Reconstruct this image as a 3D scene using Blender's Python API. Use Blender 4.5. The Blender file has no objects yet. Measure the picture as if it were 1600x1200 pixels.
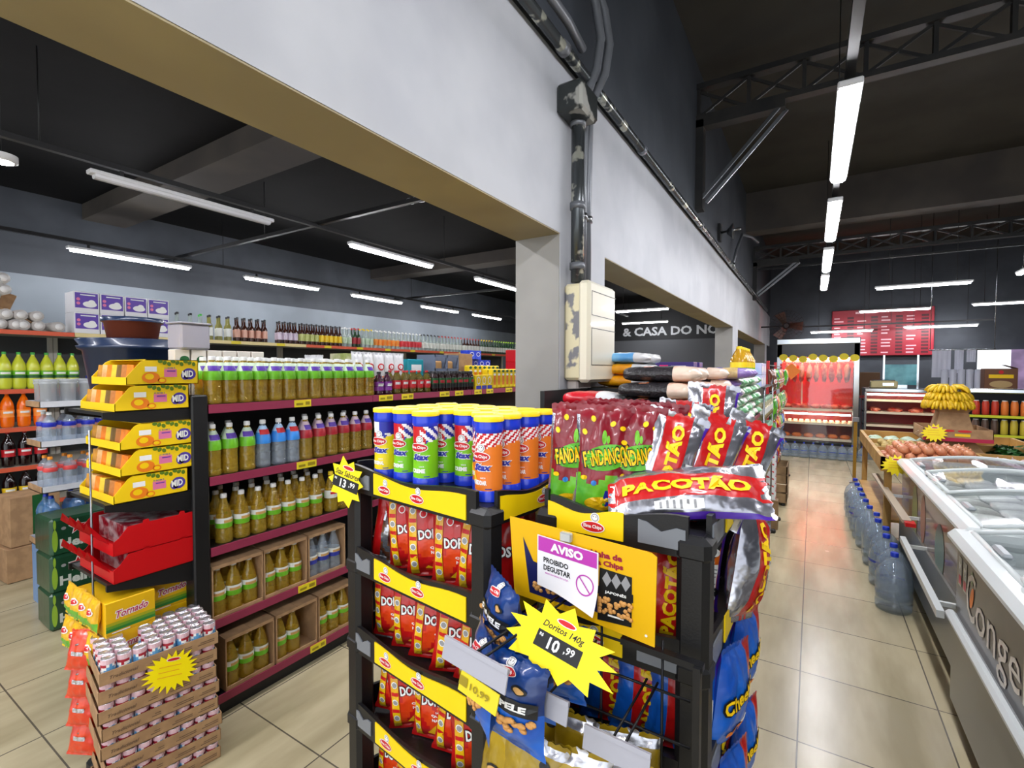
import bpy, bmesh, math, random
from math import sin, cos, pi, radians, sqrt
from mathutils import Matrix, Vector, noise
random.seed(7)
SC = bpy.context.scene
COL = SC.collection
EYE = 1.65
# ---------------------------------------------------------------- camera
cam_d = bpy.data.cameras.new('camera'); cam = bpy.data.objects.new('camera', cam_d); COL.objects.link(cam)
cam_d.sensor_width = 36.0; cam_d.lens = 753.0 / 1600 * 36; cam_d.clip_start = 0.02; cam_d.clip_end = 200
_yaw, _pit, _rol = radians(31.97), radians(1.738), radians(-.121)
_f = Vector((-sin(_yaw) * cos(_pit), cos(_yaw) * cos(_pit), -sin(_pit)))
_r = Vector((cos(_yaw), sin(_yaw), 0)); _d = _f.cross(_r)
_rr = cos(_rol) * _r + sin(_rol) * _d; _dd = -sin(_rol) * _r + cos(_rol) * _d
cam.matrix_world = Matrix(((_rr.x, -_dd.x, -_f.x, 0), (_rr.y, -_dd.y, -_f.y, 0), (_rr.z, -_dd.z, -_f.z, EYE), (0, 0, 0, 1)))
SC.camera = cam
# ---------------------------------------------------------------- world (daylight through the open shop front) and exposure
SC.view_settings.view_transform = 'Standard'; SC.view_settings.look = 'None'
SC.view_settings.gamma = 1; SC.view_settings.use_curve_mapping = False
SC.view_settings.exposure = 1.0
W = bpy.data.worlds.new('daylight'); SC.world = W; W.use_nodes = True
W.node_tree.nodes['Background'].inputs[0].default_value = (.90, .95, 1, 1)
W.node_tree.nodes['Background'].inputs[1].default_value = 1.15
LAMP = 43.0      # emission of the LED tubes
try:
    SC.cycles.use_light_tree = True
    SC.cycles.max_bounces = 8; SC.cycles.transparent_max_bounces = 24; SC.cycles.transmission_bounces = 8
    SC.cycles.sample_clamp_indirect = 6.0; SC.cycles.caustics_reflective = False; SC.cycles.caustics_refractive = False
    SC.cycles.use_denoising = True
except Exception: pass

# ---------------------------------------------------------------- materials
def lin(c): return tuple(((x / 255) / 12.92 if x / 255 <= .04045 else ((x / 255 + .055) / 1.055) ** 2.4) for x in c) + (1,)
MATS = {}
def mat(name, rgb, rough=.5, metal=0, coat=0, trans=0, ior=1.45, emit=0, rgb2=None, ns=8, nlo=.4, nhi=.6, bump=0, bs=30, alpha=1, spec=.5, det=3):
    if name in MATS: return MATS[name]
    m = bpy.data.materials.new(name); m.use_nodes = True; MATS[name] = m
    nt = m.node_tree; b = nt.nodes['Principled BSDF']; I = b.inputs
    I['Base Color'].default_value = lin(rgb); I['Roughness'].default_value = rough; I['Metallic'].default_value = metal
    I['Coat Weight'].default_value = coat; I['Coat Roughness'].default_value = .07
    I['Transmission Weight'].default_value = trans; I['IOR'].default_value = ior; I['Alpha'].default_value = alpha
    I['Specular IOR Level'].default_value = spec
    if emit:
        I['Emission Color'].default_value = lin(rgb); I['Emission Strength'].default_value = emit
    if rgb2 or bump:
        tc = nt.nodes.new('ShaderNodeTexCoord')
    if rgb2:
        n = nt.nodes.new('ShaderNodeTexNoise'); n.inputs['Scale'].default_value = ns; n.inputs['Detail'].default_value = det
        nt.links.new(tc.outputs['Object'], n.inputs['Vector'])
        r = nt.nodes.new('ShaderNodeValToRGB'); r.color_ramp.elements[0].position = nlo; r.color_ramp.elements[1].position = nhi
        r.color_ramp.elements[0].color = lin(rgb); r.color_ramp.elements[1].color = lin(rgb2)
        nt.links.new(n.outputs['Fac'], r.inputs['Fac']); nt.links.new(r.outputs['Color'], I['Base Color'])
    if bump:
        n2 = nt.nodes.new('ShaderNodeTexNoise'); n2.inputs['Scale'].default_value = bs; n2.inputs['Detail'].default_value = 2
        nt.links.new(tc.outputs['Object'], n2.inputs['Vector'])
        bp = nt.nodes.new('ShaderNodeBump'); bp.inputs['Strength'].default_value = bump; bp.inputs['Distance'].default_value = .01
        nt.links.new(n2.outputs['Fac'], bp.inputs['Height']); nt.links.new(bp.outputs['Normal'], I['Normal'])
    return m
def clear(name, tint, diff, kt=.6, rough=.05, bump=0, bs=30, kd=.35):
    # thin clear plastic or glass: tinted see-through, a little body colour, and a glossy surface
    if name in MATS: return MATS[name]
    m = bpy.data.materials.new(name); m.use_nodes = True; MATS[name] = m; nt = m.node_tree; N = nt.nodes; L = nt.links
    N.remove(N['Principled BSDF']); out = N['Material Output']
    tr = N.new('ShaderNodeBsdfTransparent'); tr.inputs[0].default_value = lin(tint)
    df = N.new('ShaderNodeBsdfDiffuse'); df.inputs[0].default_value = lin(diff)
    gl = N.new('ShaderNodeBsdfGlossy'); gl.inputs['Roughness'].default_value = rough; gl.inputs[0].default_value = (1, 1, 1, 1)
    a = N.new('ShaderNodeMixShader'); a.inputs[0].default_value = 1 - kt; L.new(tr.outputs[0], a.inputs[1]); L.new(df.outputs[0], a.inputs[2])
    fr = N.new('ShaderNodeLayerWeight'); fr.inputs[0].default_value = .5
    pw = N.new('ShaderNodeMath'); pw.operation = 'POWER'; pw.inputs[1].default_value = 5; L.new(fr.outputs['Facing'], pw.inputs[0])
    ma = N.new('ShaderNodeMath'); ma.operation = 'MULTIPLY_ADD'; ma.inputs[1].default_value = .75; ma.inputs[2].default_value = .045; L.new(pw.outputs[0], ma.inputs[0])
    b = N.new('ShaderNodeMixShader'); L.new(ma.outputs[0], b.inputs[0]); L.new(a.outputs[0], b.inputs[1]); L.new(gl.outputs[0], b.inputs[2]); L.new(b.outputs[0], out.inputs[0])
    if bump:
        tc = N.new('ShaderNodeTexCoord'); n2 = N.new('ShaderNodeTexNoise'); n2.inputs['Scale'].default_value = bs; n2.inputs['Detail'].default_value = 2; L.new(tc.outputs['Object'], n2.inputs['Vector'])
        bp = N.new('ShaderNodeBump'); bp.inputs['Strength'].default_value = bump; bp.inputs['Distance'].default_value = .01; L.new(n2.outputs['Fac'], bp.inputs['Height'])
        for q in (df, gl, fr): L.new(bp.outputs['Normal'], q.inputs['Normal'])
    return m
def foil(name, rgb, rgb2=None, metal=0.0, rough=.28):   # shiny crumpled packaging film
    return mat('film_' + name, rgb, rough=rough + .06, metal=metal, coat=.45, rgb2=rgb2, ns=9, bump=.85, bs=20)
def ink(name, rgb): return mat('ink_' + name, rgb, rough=.4)
WHITE = ink('white', (240, 240, 238)); BLACK = ink('black', (18, 18, 20)); YEL = ink('yellow', (250, 205, 10)); RED = ink('red', (200, 20, 30))
BLUE = ink('blue', (35, 45, 160)); NAVY = ink('navy', (22, 26, 80)); GREEN = ink('green', (90, 175, 40)); GREY = ink('grey', (150, 150, 152)); ORANGE = ink('orange', (240, 130, 30))
PINK = ink('pink', (225, 120, 160)); MAG = ink('magenta', (190, 60, 175)); TAN = ink('tan', (205, 160, 95)); PURP = ink('purple', (85, 50, 160))
PBLACK = mat('black_plastic', (22, 22, 24), rough=.38, bump=.05, bs=200)
SBLACK = mat('black_steel', (20, 20, 21), rough=.45)
CARD = mat('cardboard', (178, 142, 104), rough=.85, rgb2=(160, 126, 92), ns=14)
CHROME = mat('chrome', (200, 205, 210), rough=.15, metal=1)
WIRE = mat('steel_wire', (140, 142, 145), rough=.3, metal=1)

# ---------------------------------------------------------------- text outlines
_tx = {}
def text_geo(s, bold=.02):
    k = (s, bold)
    if k in _tx: return _tx[k]
    c = bpy.data.curves.new('t', 'FONT'); c.body = s; c.size = 1; c.offset = bold; c.resolution_u = 2; c.fill_mode = 'FRONT'
    o = bpy.data.objects.new('t', c); COL.objects.link(o)
    bpy.context.view_layer.update()
    me = o.evaluated_get(bpy.context.evaluated_depsgraph_get()).to_mesh()
    v = [(p.co.x, p.co.y) for p in me.vertices]; f = [tuple(p.vertices) for p in me.polygons]
    o.evaluated_get(bpy.context.evaluated_depsgraph_get()).to_mesh_clear()
    bpy.data.objects.remove(o); bpy.data.curves.remove(c)
    x0 = min(p[0] for p in v); x1 = max(p[0] for p in v); y0 = min(p[1] for p in v); y1 = max(p[1] for p in v)
    # drop inverted triangles so every letter faces the reader
    g = []
    for q in f:
        a = sum(v[q[i]][0] * v[q[(i + 1) % len(q)]][1] - v[q[(i + 1) % len(q)]][0] * v[q[i]][1] for i in range(len(q)))
        g.append(q if a > 0 else tuple(reversed(q)))
    _tx[k] = (v, g, x0, x1, y0, y1)
    return _tx[k]

# ---------------------------------------------------------------- mesh collector
class MB:
    def __init__(s): s.v = []; s.f = []; s.m = []; s.s = []; s.mats = []; s.M = Matrix()
    def mi(s, m):
        if m not in s.mats: s.mats.append(m)
        return s.mats.index(m)
    def add(s, V, F, m, sm=False):
        o = len(s.v); s.v += [tuple(s.M @ Vector(p)) for p in V]
        ms = m if isinstance(m, list) else None
        k = None if ms else s.mi(m)
        for i, f in enumerate(F):
            s.f.append(tuple(o + j for j in f)); s.m.append(s.mi(ms[i]) if ms else k); s.s.append(sm)
        return s
    def box(s, x0, x1, y0, y1, z0, z1, m):
        V = [(x0, y0, z0), (x1, y0, z0), (x1, y1, z0), (x0, y1, z0), (x0, y0, z1), (x1, y0, z1), (x1, y1, z1), (x0, y1, z1)]
        return s.add(V, [(0, 3, 2, 1), (4, 5, 6, 7), (0, 1, 5, 4), (1, 2, 6, 5), (2, 3, 7, 6), (3, 0, 4, 7)], m)
    def rbox(s, x0, x1, y0, y1, z0, z1, m, b=.004):
        b = min(b, (x1 - x0) / 2.1, (y1 - y0) / 2.1, (z1 - z0) / 2.1)
        V = []; 
        for sx in (0, 1):
            for sy in (0, 1):
                for sz in (0, 1):
                    X, Y, Z = (x1 if sx else x0), (y1 if sy else y0), (z1 if sz else z0)
                    dx, dy, dz = (-b if sx else b), (-b if sy else b), (-b if sz else b)
                    V += [(X, Y + dy, Z + dz), (X + dx, Y, Z + dz), (X + dx, Y + dy, Z)]
        bm = bmesh.new(); vs = [bm.verts.new(p) for p in V]
        bmesh.ops.convex_hull(bm, input=vs); bmesh.ops.dissolve_limit(bm, angle_limit=.02, verts=bm.verts, edges=bm.edges)
        bm.verts.index_update()
        r = s.add([tuple(q.co) for q in bm.verts], [tuple(q.index for q in f.verts) for f in bm.faces], m); bm.free(); return r
    def lathe(s, prof, m, seg=20, cx=0, cy=0, cap=True, sm=True):
        V = []; F = []; mm = []
        for r, z in prof:
            for i in range(seg):
                a = 2 * pi * i / seg; V.append((cx + r * cos(a), cy + r * sin(a), z))
        for j in range(len(prof) - 1):
            for i in range(seg):
                k = (i + 1) % seg
                F.append((j * seg + i, j * seg + k, (j + 1) * seg + k, (j + 1) * seg + i)); mm.append(m[j] if isinstance(m, list) else m)
        s.add(V, F, mm, sm)
        if cap:
            o = len(prof) - 1
            for j, fl in ((0, True), (o, False)):
                if prof[j][0] > 1e-5:
                    ring = V[j * seg:(j + 1) * seg]; idx = tuple(range(seg))
                    s.add(ring, [tuple(reversed(idx)) if fl else idx], (m[0] if fl else m[-1]) if isinstance(m, list) else m)
        return s
    def tube(s, P, r, m, seg=8, closed=False):
        P = [Vector(p) for p in P]; n = len(P); V = []; F = []; up = Vector((0, 0, 1)); prev = None
        for i, p in enumerate(P):
            a = P[(i - 1) % n] if (i > 0 or closed) else p; b = P[(i + 1) % n] if (i < n - 1 or closed) else p
            t = (b - a).normalized()
            x = prev if prev is not None else (t.cross(up) if abs(t.z) < .95 else t.cross(Vector((1, 0, 0))))
            x = (x - t * x.dot(t)).normalized(); y = t.cross(x); prev = x
            rr = r[i] if isinstance(r, (list, tuple)) else r
            for k in range(seg):
                q = 2 * pi * k / seg; V.append(tuple(p + rr * (cos(q) * x + sin(q) * y)))
        for i in range(n if closed else n - 1):
            for k in range(seg):
                j = (i + 1) % n; l = (k + 1) % seg
                F.append((i * seg + k, j * seg + k, j * seg + l, i * seg + l))
        if not closed: F += [tuple(range(seg)), tuple(reversed(range((n - 1) * seg, n * seg)))]
        return s.add(V, F, m, True)
    def bar(s, a, b, w, h, m):      # rectangular bar from a to b, w across, h in the up direction
        a, b = Vector(a), Vector(b); t = (b - a).normalized(); up = Vector((0, 0, 1)) if abs(t.z) < .95 else Vector((0, 1, 0))
        x = t.cross(up).normalized() * w / 2; y = x.cross(t).normalized() * h / 2
        V = [a - x - y, a + x - y, a + x + y, a - x + y, b - x - y, b + x - y, b + x + y, b - x + y]
        return s.add([tuple(q) for q in V], [(0, 1, 2, 3), (7, 6, 5, 4), (0, 4, 5, 1), (1, 5, 6, 2), (2, 6, 7, 3), (3, 7, 4, 0)], m)
    def plate(s, pts, y0, y1, m, edge=None):   # polygon in x-z (counter-clockwise seen from -y), thick from y0 (front) to y1
        n = len(pts)
        s.add([(x, y0, z) for x, z in pts], [tuple(range(n))], m)
        s.add([(x, y1, z) for x, z in pts], [tuple(reversed(range(n)))], edge or m)
        return s.add([(x, y0, z) for x, z in pts] + [(x, y1, z) for x, z in pts], [(i, i + n, (i + 1) % n + n, (i + 1) % n) for i in range(n)], edge or m)
    def ell(s, c, r, m, nu=12, nv=8, jit=0, seed=0):
        V = []; F = []
        for j in range(nv + 1):
            for i in range(nu):
                a = 2 * pi * i / nu; b = pi * j / nv; k = 1 + jit * noise.noise(Vector((cos(a) * sin(b) * 2 + seed, sin(a) * sin(b) * 2, cos(b) * 2)))
                V.append((c[0] + k * r[0] * cos(a) * sin(b), c[1] + k * r[1] * sin(a) * sin(b), c[2] - k * r[2] * cos(b)))
        for j in range(nv):
            for i in range(nu):
                F.append((j * nu + i, j * nu + (i + 1) % nu, (j + 1) * nu + (i + 1) % nu, (j + 1) * nu + i))
        return s.add(V, F, m, True)
    # flat prints (x-z plane, facing -y) optionally wrapped on a surface by fn(x, z, lift)
    def pr(s, V, F, m, fn, lift): return s.add([fn(x, z, lift) if fn else (x, -lift, z) for x, z in V], F, m)
    def text(s, t, cx, cz, h, m, w=None, fn=None, lift=.0012, bold=.02, slant=0, rot=0, base=False):
        v, f, x0, x1, y0, y1 = text_geo(t, bold); k = h / (y1 - y0); kx = k if w is None else w / (x1 - x0); V = []
        ca, sa = cos(rot), sin(rot)
        for x, y in v:
            X = (x - (x0 + x1) / 2) * kx; Z = (y - (y0 + y1) / 2) * k; X += slant * Z
            V.append((cx + X * ca - Z * sa, cz + X * sa + Z * ca))
        return s.pr(V, f, m, fn, lift)
    def oval(s, cx, cz, rx, rz, m, fn=None, lift=.0008, rot=0, n=24):
        V = [(cx, cz)]; F = []
        for j in (.5, 1):
            for i in range(n):
                a = 2 * pi * i / n; X, Z = j * rx * cos(a), j * rz * sin(a); V.append((cx + X * cos(rot) - Z * sin(rot), cz + X * sin(rot) + Z * cos(rot)))
        for i in range(n):
            k = (i + 1) % n; F += [(0, 1 + i, 1 + k), (1 + i, 1 + n + i, 1 + n + k, 1 + k)]
        return s.pr(V, F, m, fn, lift)
    def quad(s, x0, x1, z0, z1, m, fn=None, lift=.0008, nx=6, nz=4, skew=0):
        V = [(x0 + (x1 - x0) * i / nx + skew * (z1 - z0) * j / nz, z0 + (z1 - z0) * j / nz) for j in range(nz + 1) for i in range(nx + 1)]
        F = [(j * (nx + 1) + i, j * (nx + 1) + i + 1, (j + 1) * (nx + 1) + i + 1, (j + 1) * (nx + 1) + i) for j in range(nz) for i in range(nx)]
        return s.pr(V, F, m, fn, lift)
    def poly(s, pts, m, fn=None, lift=.0008): return s.pr(pts, [tuple(range(len(pts)))], m, fn, lift)
    def build(s, name, parent=None, loc=(0, 0, 0), rotz=0, rot=None):
        me = bpy.data.meshes.new(name); me.from_pydata(s.v, [], s.f)
        for m in s.mats: me.materials.append(m)
        me.polygons.foreach_set('material_index', s.m); me.polygons.foreach_set('use_smooth', s.s); me.update()
        o = bpy.data.objects.new(name, me); COL.objects.link(o); o.parent = parent; o.location = loc
        o.rotation_euler = rot if rot else (0, 0, rotz); return o
def logo(mb, cx, cz, w, fn=None, lift=.001, small=False):   # red oval lozenge with white lettering and the round sign above it
    mb.oval(cx + w * .1, cz + w * .42, w * .21, w * .21, WHITE, fn, lift); mb.oval(cx + w * .1, cz + w * .42, w * .17, w * .17, GREY, fn, lift + .0003)
    mb.oval(cx + w * .1, cz + w * .42, w * .13, w * .13, WHITE, fn, lift + .0006)
    for dx, dz in ((-.06, .46), (.06, .46)): mb.oval(cx + w * (.1 + dx), cz + w * dz, w * .022, w * .03, BLACK, fn, lift + .0009, n=8)
    mb.oval(cx, cz, w * .56, w * .25, WHITE, fn, lift + .0005); mb.oval(cx, cz, w * .52, w * .21, RED, fn, lift + .001)
    mb.text('Elma Chips', cx, cz, w * .2, WHITE, w * .86, fn, lift + .0016, bold=.03)

# ---------------------------------------------------------------- scene objects
ORD = ['first', 'second', 'third', 'fourth', 'fifth', 'sixth', 'seventh', 'eighth', 'ninth', 'tenth', 'eleventh', 'twelfth', 'thirteenth', 'fourteenth', 'fifteenth', 'sixteenth',
       'seventeenth', 'eighteenth', 'nineteenth', 'twentieth', 'twenty-first', 'twenty-second', 'twenty-third', 'twenty-fourth', 'twenty-fifth', 'twenty-sixth', 'twenty-seventh', 'twenty-eighth', 'twenty-ninth', 'thirtieth']
def tag(o, label, cat, group=None, kind=None):
    o['label'] = label; o['category'] = cat
    if group: o['group'] = group
    if kind: o['kind'] = kind
    return o
def thing(name, loc=(0, 0, 0), rotz=0):
    o = bpy.data.objects.new(name, None); COL.objects.link(o); o.location = loc; o.rotation_euler = (0, 0, rotz); o.empty_display_size = .05; return o
def struct(mb, name, **k):
    o = mb.build(name, **k); o['kind'] = 'structure'; return o
KIDS = {}
def dup(root):
    r = root.copy(); COL.objects.link(r)
    for ch in kids(root):
        c = ch.copy(); COL.objects.link(c); c.parent = r; KIDS.setdefault(r, []).append(c)
        for g in kids(ch):
            d = g.copy(); COL.objects.link(d); d.parent = c
    return r
_all_children = {}
def kids(o):
    if o.as_pointer() not in _all_children: _all_children[o.as_pointer()] = [c for c in COL.objects if c.parent == o]
    return _all_children[o.as_pointer()]
PROTO = {}
def place(key, builder, loc, rotz, label, cat, group=None, rot=None, scale=None):
    if key in PROTO: r = dup(PROTO[key])
    else: r = builder(); PROTO[key] = r; [kids(c) for c in kids(r)]
    r.location = loc; r.rotation_euler = rot if rot else (0, 0, rotz)
    if scale: r.scale = (scale,) * 3 if not isinstance(scale, tuple) else scale
    if r.name.split('.')[0] == 'bottle' and cat != 'bottle': r.name = cat.replace(' ', '_')
    tag(r, label, cat, group); return r
# ================================================================ the building
PLASTER = mat('painted_plaster', (176, 178, 182), rough=.6, rgb2=(166, 168, 173), ns=2.5, bump=.25, bs=9)
DARKW = mat('dark_grey_paint', (66, 70, 76), rough=.6, rgb2=(58, 62, 68), ns=2, spec=.3, bump=.15, bs=9)
CEIL = mat('black_ceiling_paint', (24, 24, 25), rough=.75, rgb2=(20, 20, 21), ns=1.5, spec=.15, bump=.15, bs=6)
CEILB = mat('beam_paint', (72, 68, 66), rough=.7, rgb2=(84, 79, 74), ns=1.3, spec=.2)
LWALL = mat('blue_grey_paint', (120, 128, 136), rough=.6, rgb2=(112, 120, 128), ns=1.5)

def tile_material():
    m = bpy.data.materials.new('porcelain_floor_tile'); m.use_nodes = True; nt = m.node_tree; b = nt.nodes['Principled BSDF']
    tc = nt.nodes.new('ShaderNodeTexCoord'); mp = nt.nodes.new('ShaderNodeMapping'); nt.links.new(tc.outputs['Object'], mp.inputs[0])
    br = nt.nodes.new('ShaderNodeTexBrick'); br.offset = 0; br.squash = 1
    mp.inputs['Location'].default_value = (.03, -.09, 0)
    br.inputs['Scale'].default_value = 1; br.inputs['Brick Width'].default_value = .575; br.inputs['Row Height'].default_value = .59
    br.inputs['Mortar Size'].default_value = .0035; br.inputs['Mortar Smooth'].default_value = .1; br.inputs['Bias'].default_value = 0
    br.inputs['Color1'].default_value = lin((188, 176, 144)); br.inputs['Color2'].default_value = lin((178, 166, 136)); br.inputs['Mortar'].default_value = lin((92, 86, 74))
    nt.links.new(mp.outputs[0], br.inputs['Vector'])
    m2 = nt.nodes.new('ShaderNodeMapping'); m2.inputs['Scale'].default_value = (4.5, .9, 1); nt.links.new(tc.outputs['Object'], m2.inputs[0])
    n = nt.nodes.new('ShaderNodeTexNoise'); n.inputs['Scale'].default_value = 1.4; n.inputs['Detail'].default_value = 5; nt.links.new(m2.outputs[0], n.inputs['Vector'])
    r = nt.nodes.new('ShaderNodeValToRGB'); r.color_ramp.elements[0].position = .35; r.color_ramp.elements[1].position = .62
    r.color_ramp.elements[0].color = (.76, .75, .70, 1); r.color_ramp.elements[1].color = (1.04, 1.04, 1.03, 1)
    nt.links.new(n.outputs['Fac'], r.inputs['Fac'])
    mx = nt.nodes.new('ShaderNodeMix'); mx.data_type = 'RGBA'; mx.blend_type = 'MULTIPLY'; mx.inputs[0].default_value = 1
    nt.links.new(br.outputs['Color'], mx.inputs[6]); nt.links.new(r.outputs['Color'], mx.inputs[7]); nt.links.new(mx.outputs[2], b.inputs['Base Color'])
    n3 = nt.nodes.new('ShaderNodeTexNoise'); n3.inputs['Scale'].default_value = 3; nt.links.new(tc.outputs['Object'], n3.inputs['Vector'])
    r3 = nt.nodes.new('ShaderNodeMapRange'); r3.inputs['To Min'].default_value = .2; r3.inputs['To Max'].default_value = .3; nt.links.new(n3.outputs['Fac'], r3.inputs[0]); nt.links.new(r3.outputs[0], b.inputs['Roughness'])
    bp = nt.nodes.new('ShaderNodeBump'); bp.inputs['Strength'].default_value = .3; bp.inputs['Distance'].default_value = .002; bp.invert = True
    nt.links.new(br.outputs['Fac'], bp.inputs['Height']); nt.links.new(bp.outputs['Normal'], b.inputs['Normal'])
    return m
TILE = tile_material()
XW = -1.0
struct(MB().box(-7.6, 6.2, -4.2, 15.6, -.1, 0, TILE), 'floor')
struct(MB().box(XW, 6.2, -4.2, 15.6, 4.6, 4.7, mat('high_ceiling_paint', (66, 64, 59), rough=.75, rgb2=(60, 58, 54), ns=1.5, spec=.15)), 'ceiling')
struct(MB().box(-7.6, XW - .24, -4.2, 15.6, 3.6, 3.7, CEIL), 'ceiling')
m = MB().box(-7.55, -7.4, -4.2, 15.6, 0, 2.69, LWALL); m.box(-7.55, -7.4, -4.2, 15.6, 2.69, 3.6, DARKW)
struct(m, 'wall_left')
m = MB().box(6.0, 6.15, -4.2, 15.6, 0, 4.6, DARKW); struct(m, 'wall_right')
m = MB().box(-7.4, XW - .24, -4.15, -4.0, 2.9, 3.6, DARKW); m.box(-7.4, -6.2, -4.15, -4.0, 0, 2.9, DARKW); m.box(-4.0, -3.7, -4.15, -4.0, 0, 2.9, DARKW); struct(m, 'wall_front')  # unseen front, left open so fill daylight reaches the left hall
m = MB()     # back wall with the daylight window opening on the right
m.box(-7.4, 3.1, 14.6, 14.75, 0, 4.6, DARKW); m.box(4.9, 6.0, 14.6, 14.75, 0, 4.6, DARKW)
m.box(3.1, 4.9, 14.6, 14.75, 0, 1.0, DARKW); m.box(3.1, 4.9, 14.6, 14.75, 2.1, 4.6, DARKW); struct(m, 'wall_back')
# partition: lintels, upper wall and columns; opening 1 runs from behind the camera to the first column
m = MB()
m.box(XW - .24, XW, -4.2, 14.6, 2.28, 3.06, PLASTER)
m.box(XW - .24, XW, -4.2, 14.6, 3.06, 4.6, DARKW)
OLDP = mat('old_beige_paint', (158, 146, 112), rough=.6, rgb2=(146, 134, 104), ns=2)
JAMB = mat('jamb_shaded_plaster', (150, 148, 144), rough=.6, rgb2=(140, 138, 134), ns=2.5, bump=.3, bs=9)  # darker plaster copy: shade on front-facing column sides put into the colour
for a, b in ((-4.2, -2.6), (2.02, 2.58), (7.67, 8.22), (13.2, 13.7)):
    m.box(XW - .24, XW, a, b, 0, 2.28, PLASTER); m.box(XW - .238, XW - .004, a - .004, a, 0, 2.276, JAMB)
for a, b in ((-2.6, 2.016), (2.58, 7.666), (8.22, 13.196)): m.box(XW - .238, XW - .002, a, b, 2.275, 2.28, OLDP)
struct(m, 'wall_partition')
# ceiling beams
m = MB().box(XW, 6, 9, 9.35, 3.96, 4.6, CEILB); struct(m, 'trim_1')
m = MB().box(-7.4, XW - .24, 2.2, 2.62, 3.42, 3.6, CEILB); struct(m, 'trim_2')
m = MB().box(-7.4, XW - .24, 6.6, 6.95, 3.42, 3.6, CEILB); struct(m, 'trim_3')
m = MB().box(-5.2, XW - .24, 13.9, 14.1, 0, 2.5, mat('lower_grey', (88, 90, 94), rough=.7)); m.box(-5.2, XW - .24, 13.9, 14.1, 2.5, 3.6, mat('sign_black', (26, 27, 29), rough=.6)); struct(m, 'wall_inner')

# trusses of the right hall
STEEL = mat('truss_steel', (26, 26, 27), rough=.5, rgb2=(40, 38, 36), ns=4)
def truss(Y, zb, zt, label, dz):
    t = thing('ceiling_truss', (XW, Y, zb))
    MB().box(0, 7, -.05, .05, 0, .05, STEEL).build('chord', t); MB().box(0, 7, -.05, .05, zt - zb - .05, zt - zb, STEEL).build('chord', t)
    m = MB(); n = 16; L = 7.0 / n
    for i in range(n + 1): m.box(i * L - .02 + .02, i * L + .03, -.03, .03, .05, zt - zb - .05, STEEL)
    for i in range(n):
        m.bar((i * L + .02, 0, .05), ((i + 1) * L, 0, zt - zb - .05), .02, .025, STEEL); m.bar((i * L + .02, .02, zt - zb - .05), ((i + 1) * L, .02, .05), .02, .025, STEEL)
    m.build('web', t)
    m = MB(); m.box(0, .07, -.06, .06, -dz, 0, STEEL); m.box(0, .75, -.06, .06, -.07, 0, STEEL); m.build('wall_bracket', t)
    MB().bar((.05, -.04, -dz + .1), (.72, -.04, -.04), .02, .03, WIRE).build('brace', t); MB().bar((.09, .04, -dz + .08), (.76, .04, -.06), .02, .03, WIRE).build('brace', t)
    tag(t, label, 'truss', 'steel trusses under the black ceiling')
truss(5.0, 4.05, 4.40, 'black steel lattice truss nearest the camera, braced to the partition wall', .85)
truss(10.3, 3.68, 3.98, 'farther black steel lattice truss beyond the concrete ceiling beam', .7)

# LED tubes
TUBE = mat('led_tube', (250, 250, 255), emit=LAMP)
TUBEOFF = mat('led_tube_off', (205, 205, 208), rough=.35)
HOUS = mat('lamp_housing', (210, 210, 212), rough=.4)
def led(L, on=True, w=.06, rod=0):
    t = thing('tube_light')
    MB().rbox(-w / 2 - .006, w / 2 + .006, -.03, L + .03, .0, .03, HOUS, .006).build('housing', t)
    prof = [(w / 2, 0), (w / 2 * .9, -.016), (w / 2 * .5, -.026), (-w / 2 * .5, -.026), (-w / 2 * .9, -.016), (-w / 2, 0)]
    V = [(x, y, z) for y in (0, L) for x, z in prof]; n = len(prof)
    MB().add(V, [(i, i + 1, i + 1 + n, i + n) for i in range(n - 1)] + [tuple(range(n))[::-1], tuple(range(n, 2 * n))], TUBE if on else TUBEOFF).build('tube_diffuser', t)
    for y in (.15, L - .15):
        MB().box(-.012, .012, y - .01, y + .01, .03, .07, SBLACK).build('clip', t)
        if rod: MB().tube([(0, y, .07), (0, y, rod)], .004, SBLACK, 5).build('hanging_rod', t)
    return t
def lamp(x, y, z, L, label, ry=0, on=True, w=.06, grp='lit LED tube lights', rod=0):
    k = 'led%.2f%d%.2f%.2f' % (L, on, w, rod); place(k, lambda: led(L, on, w, rod), (x, y, z), ry, label, 'ceiling light', grp if on else None)
for i, (y, L) in enumerate(((2.68, 1.22), (4.42, 1.22), (6.15, 1.22), (7.8, 1.22))):
    lamp(.12, y, 2.92, L, ['nearest lit tube light in the lengthwise row above the aisle', 'second lit tube light in the row above the aisle', 'third lit tube light in the row above the aisle', 'farthest lit tube light in the row above the aisle'][i], w=.085)
lamp(-4.02, 1.26, 2.92, 1.2, 'unlit white tube light hanging above the left shelves', on=False)
for y, l in ((3.34, 'lit tube light between the unlit tube and the column'), (5.5, 'lit tube light seen just left of the grey column')): lamp(-4.02, y, 2.92, 1.2, l)
for i, y in enumerate((1.86, 3.7, 5.5, 7.2, 8.9)): lamp(-6.6, y, 2.9, 1.12, '%s lit tube light from the left in the row beside the far wall' % ORD[i])
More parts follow.
